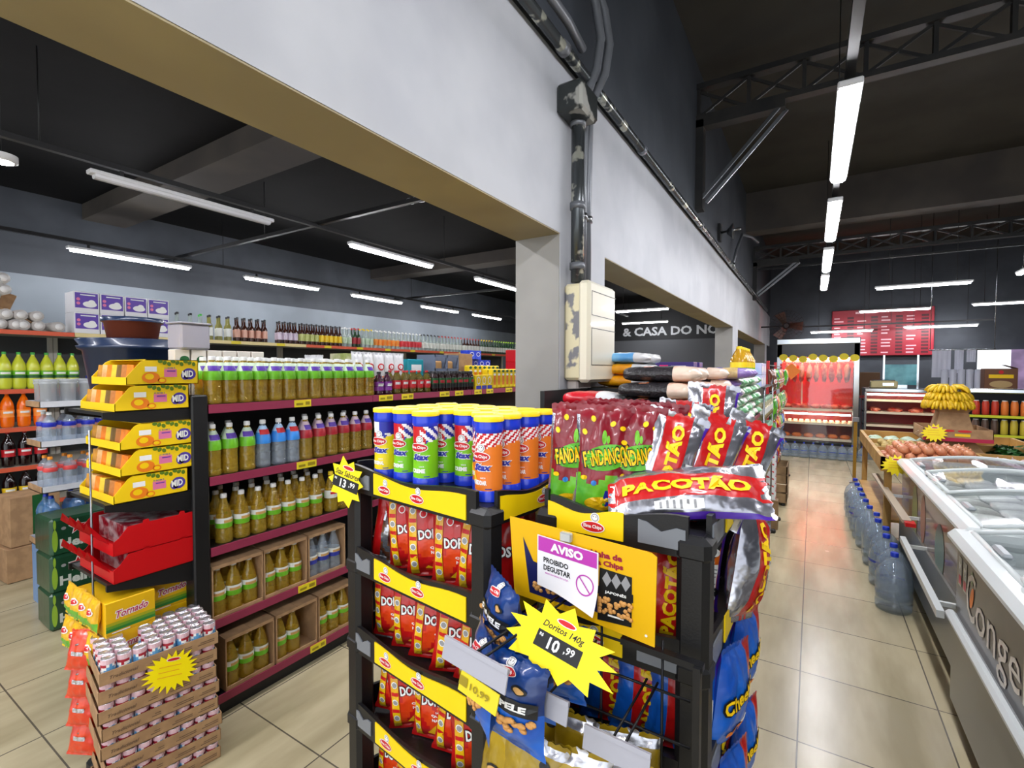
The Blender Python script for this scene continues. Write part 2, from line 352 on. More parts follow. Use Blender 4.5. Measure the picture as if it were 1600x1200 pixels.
for x, y, z, L, l in ((.84, 9.6, 2.95, 1.1, 'lit crosswise tube light, nearest one in front of the red menu board'), (.85, 12.9, 2.92, 1.15, 'lit crosswise tube light across the top of the red menu board'),
                      (-.05, 14.0, 2.58, 1.2, 'lit low crosswise tube light left, above the meat cabinet'), (1.75, 14.0, 2.62, 1.2, 'lit low crosswise tube light right, across the menu board bottom'),
                      (2.6, 12.6, 2.92, 1.2, 'lit crosswise tube light above the bright window'),
                      (-3.67, 10.2, 2.92, 1.1, 'lit tube light seen through the wall opening, upper one'), (-4.46, 12.9, 2.92, 1.2, 'lit tube light nearest the white lettering, seen through the opening')):
    lamp(x, y, z, L, l, ry=-pi / 2, rod=(4.6 if x > XW else 3.6) - z)
lamp(2.27, 7.6, 2.92, 1.3, 'lit lengthwise tube light cut off by the right picture edge', rod=1.68)
lamp(2.27, 1.2, 2.92, 1.22, 'lit tube light above the freezers to the right', rod=1.68); lamp(2.27, 3.6, 2.92, 1.22, 'second lit tube light above the freezers to the right', rod=1.68)
for y, l in ((-1.1, 'first'), (-3.0, 'second')):  # unseen tubes added to brighten the left hall floor
    lamp(-4.02, y, 2.92, 1.2, 'lit tube light behind the viewer in the unlit tube row, %s' % l, w=.085)
    lamp(-2.2, y, 2.92, 1.2, 'added unseen lit tube light behind the viewer nearest the beam on the left, %s' % l, w=.085, rod=.68)
for i, y in enumerate((.0, 1.7, 3.4, 5.2)): lamp(-2.2, y, 2.92, 1.2, 'lit tube light hidden behind the beam over the bottle aisle, %s' % ORD[i])  # added row out of view, lights the left floor and bottle shelves
lamp(-6.6, -.1, 2.9, 1.12, 'added unseen lit tube light of the far left row just outside the picture')  # added outside the view as more light for the left hall
lamp(.12, .6, 2.92, 1.22, 'added unseen lit tube light above the aisle just overhead of the viewer'); lamp(.12, -1.2, 2.92, 1.22, 'added unseen lit tube light above the aisle behind the viewer'); lamp(.12, -2.9, 2.92, 1.22, 'added unseen lit tube light above the entrance')  # unseen tubes added to brighten the near wall and foreground
# perforated tracks that carry the lamps
def track(name, a, b, label, w=.04, hang=None, ceil=4.6):
    m = MB(); m.bar(a, b, w, .035, SBLACK)
    t = thing(name, (0, 0, 0)); m.build('profile', t)
    for x, y in hang: MB().tube([(x, y, a[2]), (x, y, ceil)], .004, SBLACK, 5).build('hanging_rod', t)
    tag(t, label, 'lamp track', 'black lamp tracks')
track('lamp_track', (.12, -3.6, 3.01), (.12, 9.2, 3.01), 'black perforated track over the aisle tube lights', hang=[(.12, y) for y in (.5, 2.0, 4.15, 7.5)])
track('lamp_track', (-4.02, -2, 3.01), (-4.02, 12, 3.01), 'black lengthwise track carrying the unlit tube', hang=[(-4.02, y) for y in (1.0, 4.8, 7.6)], ceil=3.6)
track('lamp_track', (-2.2, -3.2, 3.01), (-2.2, 8, 3.01), 'added black lengthwise track hidden behind the beam', hang=[(-2.2, y) for y in (1.4, 4.8)], ceil=3.6)  # track added to carry the hidden lamp row
track('lamp_track', (-6.6, -2, 2.99), (-6.6, 12, 2.99), 'black lengthwise track along the far left wall', hang=[(-6.6, y) for y in (1.2, 3.4, 6.9)], ceil=3.6)
track('lamp_track', (-7.3, 2.95, 3.046), (XW - .24, 2.95, 3.02), 'black crosswise track meeting the lengthwise track beyond the beam', hang=[(-4.9, 2.95)], ceil=3.6)
track('lamp_track', (-7.3, 7.0, 3.046), (XW - .24, 7.0, 3.02), 'farther black crosswise track left of the column', hang=[(-4.9, 7.0)], ceil=3.6)
track('lamp_track', (XW, 10.55, 3.6), (5, 10.55, 3.6), 'thin crosswise track below the far truss', w=.03, hang=[(1.5, 10.55)])
track('lamp_track', (-.3, 13.98, 2.72), (3.2, 13.98, 2.72), 'grey crosswise track over the two low tubes', w=.03, hang=[(1.5, 13.98)])
# conduit pipes
PIPE = mat('painted_conduit', (74, 78, 80), rough=.25, metal=.6, rgb2=(186, 186, 172), ns=9, nlo=.56, nhi=.6)
PIPE2 = mat('grey_conduit', (104, 107, 112), rough=.35, metal=.3)
t = thing('wall_conduit', (XW + .045, 0, 3.06))
m = MB().tube([(0, -4, 0), (0, 13, 0)], .025, PIPE, 12); m.build('pipe', t)
for y in (1.95, 3.1, 5, 7.26, 9.5): MB().tube([(0, y - .02, 0), (0, y + .02, 0)], .031, PIPE2, 12).build('clamp', t)
tag(t, 'long horizontal scuffed conduit along the top of the light wall', 'conduit')
t = thing('wall_conduit', (XW + .09, 0, 3.10)); MB().tube([(0, -4, .03), (0, 1.9, .03), (-.02, 2.1, .03)], .02, PIPE2, 10).build('pipe', t); tag(t, 'thinner dark conduit running above the long scuffed conduit', 'conduit')
t = thing('riser_conduit', (XW + .05, 2.10, 0))
m = MB().tube([(0, 0, 2.06), (0, 0, 2.8)], .031, PIPE, 14); m.build('pipe', t)
for z in (2.40, 2.12, 2.78): MB().tube([(0, 0, z), (0, 0, z + .03)], .037, PIPE2, 14).build('clamp', t)
m = MB().rbox(-.05, .075, -.13, .06, 2.8, 2.93, mat('black_box', (40, 44, 44), rough=.3, rgb2=(150, 150, 144), ns=9, nlo=.58, nhi=.62), .012); m.build('junction_box', t)
tag(t, 'thick scuffed riser pipe with a black junction box above the cream meter box', 'conduit')
for i, (dy, x1) in enumerate(((.10, 0), (.16, .02))):
    t = thing('riser_conduit', (XW + .03, 2.10 + dy, 0))
    m = MB().tube([(0, 0, 2.06), (0, 0, 2.55), (.01, 0, 2.95), (.055 + x1, .03, 3.1), (.07 + x1, .05, 3.25), (.055 + x1, .02, 3.4), (.03, -.02, 3.55), (.0, -.02, 4.58)], .021, PIPE2, 10); m.build('pipe', t)
    MB().tube([(0, 0, 2.38), (0, 0, 2.41)], .027, WIRE, 10).build('clamp', t)
    tag(t, ['slim grey riser pipe beside the thick riser, left of its twin', 'slim grey riser pipe farthest right on the column'][i], 'conduit', 'slim riser pipes')
t = thing('branch_conduit', (0, 0, 0)); MB().tube([(-.95, 7.2, 3.08), (-.93, 7.35, 3.3), (-.9, 7.7, 3.6), (-.85, 8.4, 3.72), (-.8, 8.9, 3.74)], .02, PIPE2, 8).build('pipe', t)
MB().tube([(-.95, 7.17, 3.06), (-.95, 7.23, 3.1)], .03, WIRE, 8).build('clamp', t); tag(t, 'dark pipe curving up from the long conduit towards the beam', 'conduit')
# cream meter box on the column
CREAM = mat('cream_plastic', (218, 212, 190), rough=.3, coat=.3)
CREAMD = mat('paint_smeared_plastic', (205, 196, 160), rough=.45, rgb2=(110, 110, 114), ns=9, nlo=.52, nhi=.56)
t = thing('breaker_box', (XW, 2.06, 1.6))
MB().rbox(0, .09, 0, .32, 0, .45, CREAMD, .012).build('back_box', t)
c = MB().rbox(.075, .135, -.01, .33, -.01, .46, CREAM, .014).build('cover', t)
m = MB()
for z in (.07, .24, .30, .41): m.box(.134, .1362, .015, .325, z, z + .003, BLACK)
m.box(.134, .1362, .015, .018, .07, .24, BLACK); m.box(.134, .1362, .015, .018, .30, .41, BLACK); m.build('door_seam', c)
MB().rbox(0, .06, .03, .2, -.05, 0, mat('mortar', (190, 182, 176), rough=.9), .01).build('pipe_stub', t)
tag(t, 'cream plastic breaker box with paint smears mounted on the grey column', 'breaker box')
# small wall items
t = thing('wall_spotlight', (XW, 6.3, 3.3)); MB().box(0, .03, -.06, .06, -.1, .1, SBLACK).build('wall_plate', t); MB().tube([(.03, 0, 0), (.25, 0, .02)], .015, WIRE).build('arm', t)
m = MB(); m.M = Matrix.Translation((.16, 0, 0)) @ Matrix.Rotation(pi / 2, 4, 'Y'); m.lathe([(.03, -.06), (.09, .0), (.09, .01)], WIRE, 16); m.build('reflector', t)
tag(t, 'small metal spotlight on the dark upper wall', 'spotlight')
t = thing('camera_dome', (-3.06, 3.31, 3.2)); MB().tube([(0, 0, 0), (0, 0, .4)], .006, SBLACK).build('rod', t); m = MB(); m.lathe([(.0, -.03), (.05, -.02), (.06, 0), (.03, .02)], HOUS, 16); m.build('dome', t); m = MB(); m.lathe([(.0, -.03), (.04, -.02), (.05, 0), (.02, .02)], HOUS, 16, cx=-.12); m.build('dome', t)
tag(t, 'pair of small white fittings hanging from the dark ceiling', 'ceiling fitting')
t = thing('wall_fan', (-.5, 12, 2.6)); m = MB()
for k in range(5):
    r = .1 * k / 4 + .0; R = .33 * (k + 1) / 5
    m.tube([(R * cos(a), -.08 + .05 * k / 4, R * sin(a)) for a in [2 * pi * i / 24 for i in range(24)]], .004, SBLACK, 5, closed=True)
for k in range(24): a = 2 * pi * k / 24; m.tube([(.04 * cos(a), -.1, .04 * sin(a)), (.33 * cos(a), -.03, .33 * sin(a))], .003, SBLACK, 4)
m.build('guard', t)
BR = mat('fan_blade', (70, 52, 38), rough=.4)
for k in range(3):
    m = MB(); a = 2 * pi * k / 3; m.M = Matrix.Rotation(a, 4, 'Y'); m.add([(.04, -.03, -.04), (.29, -.06, -.12), (.31, -.03, .08), (.05, .0, .05)], [(0, 1, 2, 3)], BR); m.add([(.04, -.027, -.04), (.29, -.057, -.12), (.31, -.027, .08), (.05, .003, .05)], [(3, 2, 1, 0)], BR); m.build('fan_blade', t)
m = MB(); m.M = Matrix.Rotation(pi / 2, 4, 'X'); m.lathe([(.06, -.1), (.07, .05), (.05, .1)], SBLACK, 14); m.build('motor', t); MB().bar((0, .05, 0), (-.5, .1, 0), .03, .03, SBLACK).build('arm', t)
tag(t, 'dark round caged fan fixed high beyond the last opening', 'fan')
t = thing('ceiling_downlight', (-4.35, .9, 2.95)); m = MB(); m.lathe([(.08, .04), (.08, 0), (.06, -.004), (.0, -.004)], [HOUS, HOUS, TUBE], 20); m.build('lens', t); MB().tube([(0, 0, .04), (0, 0, .65)], .005, SBLACK).build('rod', t)
tag(t, 'small round lit lamp at the far left edge', 'ceiling light')
# letters on the far wall
m = MB(); m.text('& CASA DO NORTE', -3.02, 2.72, .25, mat('sign_white', (200, 203, 206), rough=.5), 3.15, lift=0, bold=.03)
LT = MB(); LT.M = Matrix.Translation((0, 13.895, 0)); LT.text('& CASA DO NORTE', -3.15, 2.75, .25, mat('sign_white', (200, 203, 206), rough=.5), 3.3, lift=.004, bold=.03)
tag(LT.build('wall_lettering'), 'white capital letters on the black band, seen through the opening', 'sign')
# ================================================================ products: generic makers
def lathe_bottle(prof, body, cap, *a, **k): return _lb(prof, body, cap, *a, **k)
def _lb(prof, body, cap, label=None, lab2=None, text=None, tcol=WHITE, seg=18, strap=None, split=True, band=.35):
    """prof: list of (r, z) ending at the neck; cap=(mat, r, h); label=(z0, z1, mat)"""
    top = prof[-1][1]
    def rad(z):
        for (r0, z0), (r1, z1) in zip(prof, prof[1:]):
            if z0 <= z <= z1: return r0 + (r1 - r0) * (z - z0) / max(1e-6, z1 - z0)
        return prof[-1][0]
    def lab(m):
        z0, z1, lm = label; n = max(3, int((z1 - z0) / .012)); zz = [z0 + (z1 - z0) * i / n for i in range(n + 1)]
        mm = [(lab2 if lab2 and (i / n) < band else lm) for i in range(n)]
        m.lathe([(rad(z) + .0012, z) for z in zz], mm, seg + 6, cap=False)
        def fn(x, z, l):
            a = x / max(rad(z), .01); R = rad(z) + .0015 + l; return (R * sin(a), -R * cos(a), z)
        if text: m.text(text, 0, z0 + (z1 - z0) * .62, (z1 - z0) * .26, tcol, rad((z0 + z1) / 2) * 1.35, fn, .001, bold=.03)
        elif strap: m.quad(-rad(z0) * .7, rad(z0) * .7, z0 + (z1 - z0) * .52, z0 + (z1 - z0) * .8, strap, fn, .001)
        return m
    c = MB().lathe([(cap[1], top - .002), (cap[1], top - .002 + cap[2] * .8), (cap[1] * .85, top - .002 + cap[2])], cap[0], 14)
    if split:
        t = thing('bottle'); MB().lathe(prof, body, seg).build('bottle_body', t); c.build('cap', t)
        if label: lab(MB()).build('bottle_label', t)
        return t
    m = MB().lathe(prof, body, seg); 
    if label: lab(m)
    c.M = Matrix(); m.lathe([(cap[1], top - .002), (cap[1], top - .002 + cap[2] * .8), (cap[1] * .85, top - .002 + cap[2])], cap[0], 10)
    return m.build('bottle')
OIL = clear('amber_oil', (252, 232, 140), (200, 170, 60), kt=.62, bump=.6, bs=34)
VINE = clear('pale_oil', (248, 230, 150), (190, 160, 70), kt=.62, bump=.6, bs=34)
WATER = clear('clear_water', (242, 246, 250), (200, 212, 224), kt=.75, bump=.6, bs=34)
JUICE = mat('grape_drink', (60, 14, 40), rough=.15, coat=.4)
COLA = mat('cola', (26, 8, 8), rough=.1, coat=.5)
ORSODA = mat('orange_soda', (240, 110, 10), rough=.12, coat=.4)
GRSODA = mat('lime_soda', (205, 212, 60), rough=.12, coat=.4)
BROWNG = mat('brown_glass', (60, 26, 12), rough=.1, coat=.5)
GREENG = mat('green_glass', (30, 62, 34), rough=.1, coat=.5)
CLEARG = clear('spirit_glass', (236, 242, 240), (200, 210, 206), kt=.6)
CAPW = mat('white_cap', (222, 222, 220), rough=.4); CAPR = mat('red_cap', (180, 20, 25), rough=.4); CAPB = mat('blue_cap', (30, 60, 190), rough=.35)
CAPG = mat('green_cap', (60, 160, 60), rough=.4); CAPY = mat('yellow_cap', (235, 200, 30), rough=.4); CAPK = mat('dark_cap', (30, 30, 32), rough=.4)
LGREEN = mat('label_green', (110, 185, 40), rough=.35); LBLUE = mat('label_blue', (60, 140, 225), rough=.35); LRED = mat('label_red', (165, 40, 50), rough=.35)
LWHITE = mat('label_white', (228, 230, 224), rough=.4); LPURP = mat('label_purple', (140, 60, 160), rough=.35); LPALE = mat('label_pale', (196, 215, 190), rough=.4); LYEL = mat('label_yellow', (240, 205, 40), rough=.4)
LDKG = mat('label_dark_green', (30, 90, 45), rough=.4); LGOLD = mat('label_gold', (200, 170, 90), rough=.4)
P_BIG = [(.0, 0), (.033, 0), (.036, .006), (.036, .03)] + [((.0365 if k % 2 else .0338), .036 + .009 * k) for k in range(9)] + [(.036, .125), (.036, .13), (.037, .15), (.036, .17), (.030, .195), (.020, .222), (.013, .238), (.012, .25)]
P_CONE = [(.0, 0), (.035, 0), (.038, .008)] + [((.0385 if k % 2 else .0362), .015 + .009 * k) for k in range(6)] + [(.034, .075), (.036, .1), (.036, .125), (.032, .155), (.022, .195), (.014, .225), (.013, .24)]
P_SODA = [(.0, .0), (.04, 0), (.048, .02), (.05, .09), (.046, .12), (.05, .15), (.05, .2), (.044, .235), (.026, .28), (.014, .305), (.013, .32)]
P_WINE = [(.0, 0), (.036, 0), (.037, .01), (.037, .19), (.032, .215), (.016, .245), (.014, .3)]
P_BEER = [(.0, 0), (.029, 0), (.030, .01), (.030, .12), (.026, .15), (.014, .19), (.0125, .215)]
P_JAR = [(.0, 0), (.032, 0), (.035, .01), (.035, .12), (.033, .14), (.025, .155), (.024, .165)]
P_GAL = [(.0, 0), (.095, 0), (.105, .02), (.105, .06), (.098, .07), (.105, .08), (.105, .13), (.098, .14), (.105, .15), (.105, .22), (.09, .28), (.05, .33), (.022, .35), (.02, .37)]
BOT = {
 'oil_top': lambda: lathe_bottle(P_BIG, OIL, (CAPW, .0145, .022), (.135, .236, LPALE), LGREEN, strap=PURP, band=.45),
 'oil_green': lambda: lathe_bottle(P_BIG, OIL, (CAPW, .0145, .022), (.135, .236, LPALE), LGREEN, strap=PURP, band=.45),
 'water_blue': lambda: lathe_bottle(P_BIG, WATER, (CAPW, .0145, .022), (.135, .236, mat('label_sky', (170, 205, 240), rough=.35)), LBLUE, strap=RED, band=.55),
 'oil_red': lambda: lathe_bottle(P_BIG, VINE, (CAPW, .0145, .022), (.135, .236, mat('label_pinkish', (205, 180, 190), rough=.35)), LRED, strap=PURP, band=.5),
 'oil_cone': lambda: lathe_bottle(P_CONE, OIL, (CAPW, .0145, .022), (.082, .135, LWHITE), LGREEN, strap=TAN, band=.4),
 'water_cone': lambda: lathe_bottle(P_CONE, WATER, (CAPW, .0145, .022), (.082, .135, LWHITE), mat('label_navy', (50, 60, 160), rough=.35), strap=TAN, band=.35),
 'oil_yellowcap': lambda: lathe_bottle(P_CONE, OIL, (CAPY, .0145, .022), (.09, .14, LWHITE), strap=RED),
 'grape': lambda: lathe_bottle([(r, z * .85) for r, z in P_BIG], JUICE, (CAPK, .0145, .02), (.04, .13, LPURP), LPURP, strap=WHITE),
 'guarana': lambda: lathe_bottle([(r * .95, z * .9) for r, z in P_BIG], clear('green_oil', (200, 196, 90), (120, 104, 30), kt=.5, bump=.4), (CAPR, .0145, .02), (.05, .14, mat('label_bright_red', (210, 50, 60), rough=.35)), strap=WHITE),
 'sauce': lambda: lathe_bottle(P_JAR, mat('dark_sauce', (36, 10, 10), rough=.15, coat=.4), (CAPK, .026, .02), (.03, .12, LDKG), mat('label_black', (20, 20, 20), rough=.4), strap=LRED, band=.4),
}
def pillow(w, h, t, seed, region, base, back=None, wr=.005, nu=18, nv=22, crimp=.05, p=2.4):
    """a filled film bag standing on z=0, front facing -y; returns the mesh and the function that lays prints on its front"""
    so = seed * 7.3
    def th(u, v):
        if v < crimp or v > 1 - crimp: return 0
        vv = (v - crimp) / (1 - 2 * crimp)
        return t / 2 * max(0, 1 - abs(u) ** p) ** .6 * max(0, sin(pi * vv)) ** .55
    def wn(u, v, s):
        k = min(1, (1 - abs(u)) * 6); return wr * k * (noise.noise(Vector((u * 3 + so, v * 5, s * 9 + so))) + .5 * noise.noise(Vector((u * 7, v * 11 + so, s)))) * (1 if crimp < v < 1 - crimp else .35)
    def X(u, v): return u * w / 2 * (1 - .06 * sin(pi * v) + .03 * noise.noise(Vector((v * 4, so, u))) + (.04 if v < crimp or v > 1 - crimp else 0))
    m = MB()
    for side in (-1, 1):
        V = []; F = []; mm = []
        for j in range(nv + 1):
            v = j / nv
            for i in range(nu + 1):
                u = -1 + 2 * i / nu; z = v * h + (.004 * (i % 2) if j == nv else 0) + (wr * .8 * noise.noise(Vector((u * 2, so + 3, 0))) if j == nv else 0)
                V.append((X(u, v), side * th(u, v) + wn(u, v, side) * (1 if 0 < i < nu else 0), z))
        for j in range(nv):
            for i in range(nu):
                a = j * (nu + 1) + i; q = (a, a + 1, a + nu + 2, a + nu + 1)
                F.append(q if side < 0 else q[::-1]); u = -1 + 2 * (i + .5) / nu; v = (j + .5) / nv
                mm.append(region(u, v) if side < 0 else (back or base))
        m.add(V, F, mm, True)
    def fn(x, z, l):
        u = max(-.97, min(.97, 2 * x / w)); v = max(.01, min(.99, z / h)); return (x, -th(u, v) + wn(u, v, -1) - l - .0014, z)
    return m, fn
def sub(pts, n): return [tuple(Vector(pts[i]).lerp(Vector(pts[(i + 1) % len(pts)]), k / n)) for i in range(len(pts)) for k in range(n)]

FRED = foil('red', (196, 22, 22), (176, 10, 16)); FORG = foil('orange_red', (226, 70, 20), (200, 30, 18)); FDRED = foil('wine', (140, 18, 36), (120, 12, 30))
FSIL = foil('silver', (205, 205, 212), (150, 150, 160), metal=.85, rough=.2); FPUR = foil('purple', (70, 30, 150)); FGRN = foil('green', (110, 190, 40), (60, 150, 50))
FBLU = foil('blue', (20, 100, 200), (16, 80, 180)); FDBL = foil('dark_blue', (10, 60, 130), (8, 40, 100)); FYEL = foil('yellow', (240, 195, 20), (220, 160, 20)); FORA = foil('orange', (240, 120, 20), (220, 90, 20))
FOLIVE = foil('olive_gold', (170, 140, 20), (130, 105, 15)); FWHT = foil('white', (232, 232, 230), (214, 214, 216)); FBRN = foil('brown', (90, 45, 25)); FLBL = foil('light_blue', (130, 195, 235), (90, 160, 220)); FPNK = foil('pink', (225, 130, 130))
def bag_nacho(seed):
    def reg(u, v): return FORG if (abs(u) < .55 and v < .5 and v > .1 and noise.noise(Vector((u * 2, v * 3, seed))) > -.1) else FRED
    m, fn = pillow(.19, .245, .075, seed, reg, FRED)
    m.quad(-.078, -.052, .01, .235, FYEL, fn, .0006, 2, 14)
    for i in range(4):
        m.oval(-.065, .045 + i * .055, .0105, .0105, WHITE, fn, .0012, n=10); m.oval(-.065, .045 + i * .055, .008, .008, GREY, fn, .0018, n=10); m.quad(-.077, -.053, .065 + i * .055, .077 + i * .055, RED, fn, .001, 2, 1)
    m.poly([(.008, .118), (.018, .118), (.05, .175), (.03, .165)], ORANGE, fn, .0006)
    m.text('DORITOS', .015, .142, .034, BLACK, .128, fn, .0012, bold=.09, rot=.08); m.text('DORITOS', .015, .142, .03, WHITE, .122, fn, .002, bold=.035, rot=.08)
    m.text('SABOR', .02, .108, .006, WHITE, .03, fn, .001); m.text('QUEIJO', .02, .096, .010, WHITE, .06, fn, .001, bold=.04); m.text('NACHO', .02, .082, .010, WHITE, .055, fn, .001, bold=.04)
    m.poly([(-.03, .03), (.05, .022), (.01, .07)], FYEL, fn, .0008); m.oval(-.03, .2, .012, .012, WHITE, fn); m.oval(-.03, .2, .009, .009, RED, fn, .0014)
    return m.build('snack_bag')
def bag_popcorn(seed):
    def reg(u, v): return (FGRN if v < .36 + .05 * sin(u * 5) else FDRED) if abs(u) < .84 or v > .93 else FSIL
    m, fn = pillow(.145, .295, .07, seed, reg, FSIL, back=FDRED, wr=.009)
    m.poly([(.0, .03), (.05, .06), (.045, .085), (.01, .08)], BLUE, fn); m.oval(0, .045, .04, .018, FYEL, fn)
    m.oval(.008, .165, .062, .032, GREEN, fn, .003, .25); m.text('FANDANGOS', .008, .168, .046, BLACK, .122, fn, .0045, .08, rot=.22); m.text('FANDANGOS', .008, .168, .04, YEL, .116, fn, .0058, .03, rot=.22)
    m.oval(-.0, .215, .006, .018, LGREEN, fn); m.oval(.01, .21, .004, .01, LGREEN, fn)
    for i, (x, z) in enumerate(((-.045, .11), (.05, .12), (-.05, .225), (.045, .24), (.02, .25), (-.03, .26), (.05, .205))): m.oval(x, z, .008, .006, YEL, fn, rot=i)
    m.oval(-.02, .098, .007, .007, LBLUE, fn)
    return m.build('snack_bag')
def bag_big(seed, side=FSIL, w=.21, h=.36, orange=False):
    def reg(u, v):
        if -.45 < u < .42: return FRED
        if u > .86: return FPUR
        return FORA if orange else side
    m, fn = pillow(w, h, .085, seed, reg, side, wr=.008)
    m.text('PACOTÃO', 0, h * .5, w * .24, YEL, h * .8, fn, .0014, bold=.05, rot=pi / 2)
    m.quad(w * .27, w * .4, h * .3, h * .6, WHITE, fn)
    for i in range(6): m.quad(w * .28, w * .39, h * (.33 + i * .042), h * (.345 + i * .042), GREY, fn, .0014)
    if orange:
        for i, (x, z) in enumerate(((.3, .2), (.36, .3), (.28, .7), (.35, .8))): m.oval(w * x, h * z, .012, .02, BLACK, fn, .001, rot=i); m.oval(w * x, h * z - .02, .01, .01, WHITE, fn, .001)
    return m.build('snack_bag')
def bag_cheese(seed):
    def reg(u, v): return FBLU if u < .5 else FRED
    m, fn = pillow(.19, .25, .07, seed, reg, FBLU, wr=.006)
    m.text('Cheetos', -.01, .14, .045, BLACK, .16, fn, .0012, .08, rot=.35); m.text('Cheetos', -.01, .14, .038, YEL, .15, fn, .002, .03, rot=.35)
    for i in range(5): m.oval(-.04 + i * .02, .05 + .008 * (i % 2), .014, .007, ORANGE, fn, .001, rot=i); 
    m.oval(.05, .06, .015, .02, WHITE, fn)
    return m.build('snack_bag')
def bag_peanut(seed):
    m, fn = pillow(.135, .185, .055, seed, lambda u, v: FDBL if v > .5 else FBLU, FDBL, wr=.005)
    m.quad(-.06, .06, .088, .116, BLACK, fn, .0006, 10, 3); m.text('SEM PELE', 0, .102, .013, WHITE, .09, fn, .0014, .05)
    rnd = random.Random(seed)
    nut = mat('roasted_peanut', (208, 150, 80), rough=.55, rgb2=(185, 120, 60), ns=30)
    for i in range(26):
        a = rnd.uniform(-.055, .055); z = .062 + 8 * a * a * .8 + rnd.uniform(-.014, .012); q = fn(a, z, .002)
        m.ell(q, (.0075, .004, .0055), nut, 8, 5)
    logo(m, .0, .158, .036, fn); m.oval(.03, .135, .014, .008, BLACK, fn); m.oval(.03, .135, .01, .005, TAN, fn, .0014)
    return m.build('peanut_bag')
def bag_plain(key, seed, w, h, t, reg, base, deco=None, name='snack_bag'):
    m, fn = pillow(w, h, t, seed, reg, base)
    if deco: deco(m, fn)
    return m.build(name)
# ---------------------------------------------------------------- printed canister of crisps
CANCOL = {'orange': (ink('can_orange', (235, 125, 40)), 'CHEDDAR'), 'green': (ink('can_green', (125, 200, 25)), 'CREME'), 'yellow': (ink('can_yellow', (240, 212, 20)), 'ORIGINAL')}
CBLUE = mat('canister_blue', (30, 60, 205), rough=.3, coat=.4); LIDY = mat('canister_lid_yellow', (250, 212, 0), rough=.4)
def canister(kind):
    col, flav = CANCOL[kind]; t = thing('crisp_canister'); R = .0385
    prof = [(R + .0015, 0), (R + .0015, .028), (R, .03)]
    MB().lathe(prof, CBLUE, 28).build('canister_base', t)
    m = MB(); V = []; F = []; mm = []; NS, NZ = 64, 30
    for j in range(NZ + 1):
        z = .03 + (.185 - .03) * j / NZ; r = R - .0012 * sin(pi * min(1, max(0, (z - .03) / .155)))
        for i in range(NS): a = 2 * pi * i / NS; V.append((r * sin(a), -r * cos(a), z))
    for j in range(NZ):
        z = .03 + (.155) * (j + .5) / NZ
        for i in range(NS):
            a = ((i + .5) / NS * 2 * pi + pi) % (2 * pi) - pi; x = a * R; c = col
            top = .140 + .012 * sin(x * 30)
            if kind == 'orange':
                if z > top: c = (WHITE if int((z * 1.0 - x * .9 + 1) / .009) % 2 else RED)
                if z > .172 and x < -.02: c = BLUE
            else:
                if z > .128 + .25 * abs(x + .01): c = RED if x < .0 else (WHITE if int((z + x * .8 + 1) / .014) % 2 else (BLUE if x > .02 or kind == 'yellow' else RED))
                if kind == 'yellow' and z > .15: c = WHITE if x < 0 else BLUE
            F.append((j * NS + i, (j * NS + (i + 1) % NS), ((j + 1) * NS + (i + 1) % NS), (j + 1) * NS + i)); mm.append(c)
    m.add(V, F, mm, True)
    def fn(x, z, l): a = x / R; return ((R + l + .0004) * sin(a), -(R + l + .0004) * cos(a), z)
    logo(m, -.006, .122, .056, fn); 
    for hh, cc, li, b in ((.024, WHITE, .001, .14), (.019, BLUE, .0022, .05)): m.text('Stax', .004, .094, hh, cc, .048 if cc is BLUE else .054, fn, li, b, slant=.3)
    if kind == 'orange': m.poly([(-.034, .05), (-.012, .05), (-.03, .085)], YEL, fn, .0006)
    m.text(flav, -.006, .052, .013, WHITE, .045, fn, .001, .06); m.text('SABOR', .006, .065, .004, WHITE, .016, fn, .001); m.quad(.012, .03, .034, .0365, BLUE, fn, .0006, 3, 1)
    m.build('canister_body', t)
    MB().lathe([(R - .001, .185), (R + .002, .192), (R + .0015, .2), (R + .001, .218)], CBLUE, 28).build('canister_shoulder', t)
    MB().lathe([(R + .0035, .216), (R + .0035, .228), (R + .001, .2295), (R - .003, .2275)], LIDY, 28).build('lid', t)
    return t
